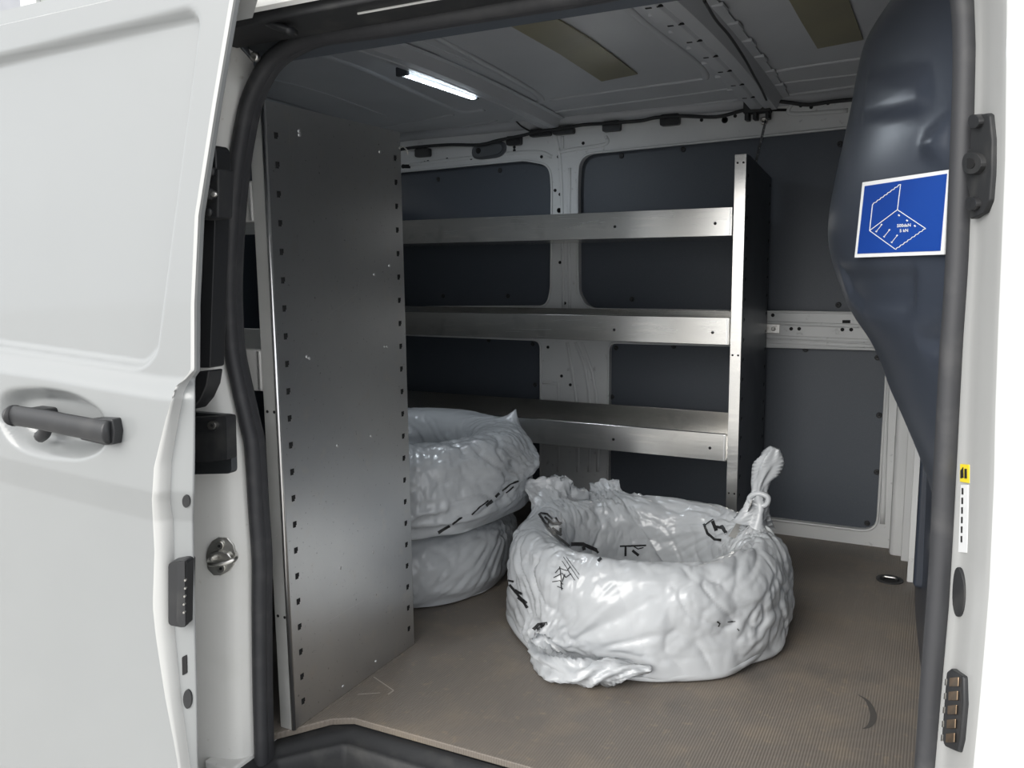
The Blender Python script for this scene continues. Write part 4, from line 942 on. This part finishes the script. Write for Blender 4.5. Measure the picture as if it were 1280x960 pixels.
# knotted tail of the front bag
def tail(name, pts, rr, par, seed, n=26, flat=.7):
    q = spline(pts, 8); N = len(q); rd = random.Random(seed); ph = [rd.uniform(0, 6.3) for _ in range(4)]; vs = []; ref = Vector((1, .3, 0))
    for i, p_ in enumerate(q):
        t = (q[min(i+1, N-1)]-q[max(i-1, 0)]).normalized(); u_ = (ref-t*ref.dot(t)).normalized(); w_ = t.cross(u_); r_ = float(np.interp(i/(N-1), np.linspace(0, 1, len(rr)), rr))
        for k in range(n):
            a_ = 2*math.pi*k/n+i*.12; f_ = 1+.28*math.sin(4*a_+ph[0]+i*.1)+.16*math.sin(7*a_+ph[1]-i*.2)+.1*math.sin(11*a_+ph[2])
            vs.append(p_+u_*math.cos(a_)*r_*f_+w_*math.sin(a_)*r_*f_*flat)
    f = [(i*n+k, i*n+(k+1) % n, (i+1)*n+(k+1) % n, (i+1)*n+k) for i in range(N-1) for k in range(n)]+[tuple(range(n)), tuple((N-1)*n+k for k in range(n))]
    o = mesh(name, vs, f, M['film2'], par, smooth=True); return o
Yk = 1.97
tl = tail('knotted_tail', [P(x, y, Y=Yk) for x, y in ((940, 655), (946, 636), (948, 622), (950, 606), (956, 590), (964, 574), (969, 560))], [.045, .026, .021, .014, .017, .024, .022, .010], bag1, 2)
MB().tube(spline([P(x, y, Y=Yk-.01) for x, y in ((937, 625), (946, 631), (957, 631), (960, 622), (950, 617), (940, 619))], 6, closed=True), .0065, 9, closed=True).build('knot', M['film2'], bag1, smooth=True)
# crumpled gather at the near left foot of the front bag
b1v = bvh_of([bo1])
M['duct'] = mat('grey_parcel_tape', (.36, .355, .34), .3)
def strip(name, px, w_, m, par, bv, lift=.0012, seg=4.0):
    """a band that follows the film; px centre line in the photograph, w_ its width there"""
    pts = []
    for (x0, y0), (x1, y1) in zip(px, px[1:]):
        k = max(1, int(math.hypot(x1-x0, y1-y0)/seg)); pts += [(x0+(x1-x0)*i/k, y0+(y1-y0)*i/k) for i in range(k)]
    pts.append(px[-1]); vs = []; fs = []; prev = None; base = None
    for i, (x, y) in enumerate(pts):
        a_ = pts[max(0, i-1)]; b_ = pts[min(len(pts)-1, i+1)]; L = math.hypot(b_[0]-a_[0], b_[1]-a_[1]) or 1; nx, ny = -(b_[1]-a_[1])/L*w_/2, (b_[0]-a_[0])/L*w_/2
        h = [on(bv, x+nx*k, y+ny*k, lift)[0] for k in (-1, 0, 1)]
        if None in h or (h[0]-h[2]).length > .05: prev = None; continue
        s_ = len(vs); vs += h
        if prev is not None and (vs[prev+1]-h[1]).length < .05: fs += [(prev, s_, s_+1, prev+1), (prev+1, s_+1, s_+2, prev+2)]
        prev = s_
    if fs: return mesh(name, vs, fs, m, par, smooth=True)
def C6(x, y): return (610+x/2.91, 540+y/2.91)
def marks(par, bv, items, name='film_print'):
    V_, F_ = [], []
    for w_, L in items:
        o = strip('t', [C6(*t) for t in L], w_/2.91, M['print'], None, bv, .0018, 2.5)
        if o:
            b_ = len(V_); off = ORG.pop(o.name); V_ += [v.co+off for v in o.data.vertices]; F_ += [tuple(b_+i for i in p_.vertices) for p_ in o.data.polygons]; bpy.data.objects.remove(o)
    if F_: tag(mesh(name, V_, F_, M['print'], par, smooth=True), kind='stuff')
marks(bag1, b1v, [(9, [(185, 298), (205, 330), (240, 375), (275, 400), (318, 435)]), (7, [(190, 296), (215, 300), (232, 318)]), (8, [(205, 310), (235, 335), (268, 332)]), (8, [(232, 350), (262, 372), (262, 350)]), (10, [(236, 362), (266, 376)]), (6, [(215, 345), (222, 320)]), (6, [(245, 312), (262, 340)]),
    (14, [(300, 408), (345, 408), (395, 430)]), (16, [(355, 440), (395, 455), (410, 470)]), (12, [(345, 415), (352, 445)]), (12, [(400, 432), (380, 450)]),
    (3, [(245, 515), (262, 495), (290, 505), (300, 490)]), (3, [(240, 530), (270, 515), (285, 530), (305, 515)]), (3, [(235, 545), (262, 540), (275, 555)]), (3, [(262, 490), (270, 575)]), (3, [(252, 560), (275, 570)]), (3, [(280, 520), (272, 545)]), (2, [(275, 456), (330, 535)]), (2, [(285, 456), (333, 520)]), (2, [(270, 470), (318, 540)]),
    (9, [(62, 520), (75, 550), (105, 585), (145, 640)]), (8, [(75, 540), (95, 545)]), (14, [(112, 600), (140, 625)]), (9, [(100, 575), (125, 590)]), (12, [(165, 720), (185, 700), (215, 696)]), (10, [(180, 720), (205, 702)]),
    (8, [(500, 415), (500, 450)]), (10, [(525, 430), (548, 448)]), (6, [(480, 415), (575, 412)]), (4, [(530, 415), (545, 425), (565, 420)]),
    (9, [(785, 335), (800, 370), (825, 390), (850, 393)]), (13, [(818, 325), (832, 360)]), (13, [(850, 340), (868, 372)]), (9, [(826, 345), (862, 352)]), (4, [(790, 340), (820, 318)]),
    (5, [(832, 688), (842, 695), (836, 708)]), (3, [(870, 690), (900, 688)]), (3, [(905, 715), (912, 722)])])
b3v = bvh_of([bo3])
marks(bag3, b3v, [(11, [(-182, 366), (-140, 340)]), (6, [(-130, 335), (-95, 310)]), (5, [(-60, 300), (-30, 272), (0, 250)]), (11, [(-8, 268), (14, 250)]), (9, [(26, 236), (40, 222)]), (6, [(50, 215), (80, 190), (110, 178)]), (5, [(64, 222), (92, 200)])])
for L, r_ in (([(955, 262), (938, 312)], .013), ([(938, 306), (915, 352), (897, 388)], .012)):
    q = [on(b1v, *C6(*t), .007)[0] or P(*C6(*t), Y=1.93) for t in L]
    MB().tube(q, r_, 4, r2=.0015, up=(q[-1]-q[0]).cross(Vector((0, -1, .6)))).build('tape_band', M['duct'], bag1)
# gathered ruffle of spare film at the near foot
rf = tail('gathered_ruffle', [P(668, 800, Y=1.60), P(676, 822, Y=1.54), P(700, 836, Y=1.50), P(735, 842, Y=1.49), P(775, 838, Y=1.51), P(815, 836, Y=1.54)], [.012, .022, .030, .026, .018, .006], bag1, 5, 30, .8)
for v in rf.data.vertices:
    w_ = v.co*1.0; k_ = 1+.5*(ridge(noise.noise(w_*26), 2)-.4); v.co = v.co*1.0+Vector((0, -1, .4))*.010*(ridge(noise.noise(w_*38+Vector((3, 1, 2))), 2)-.4)
    if (v.co+ORG[rf.name]).z < .002: v.co.z = .002-ORG[rf.name].z
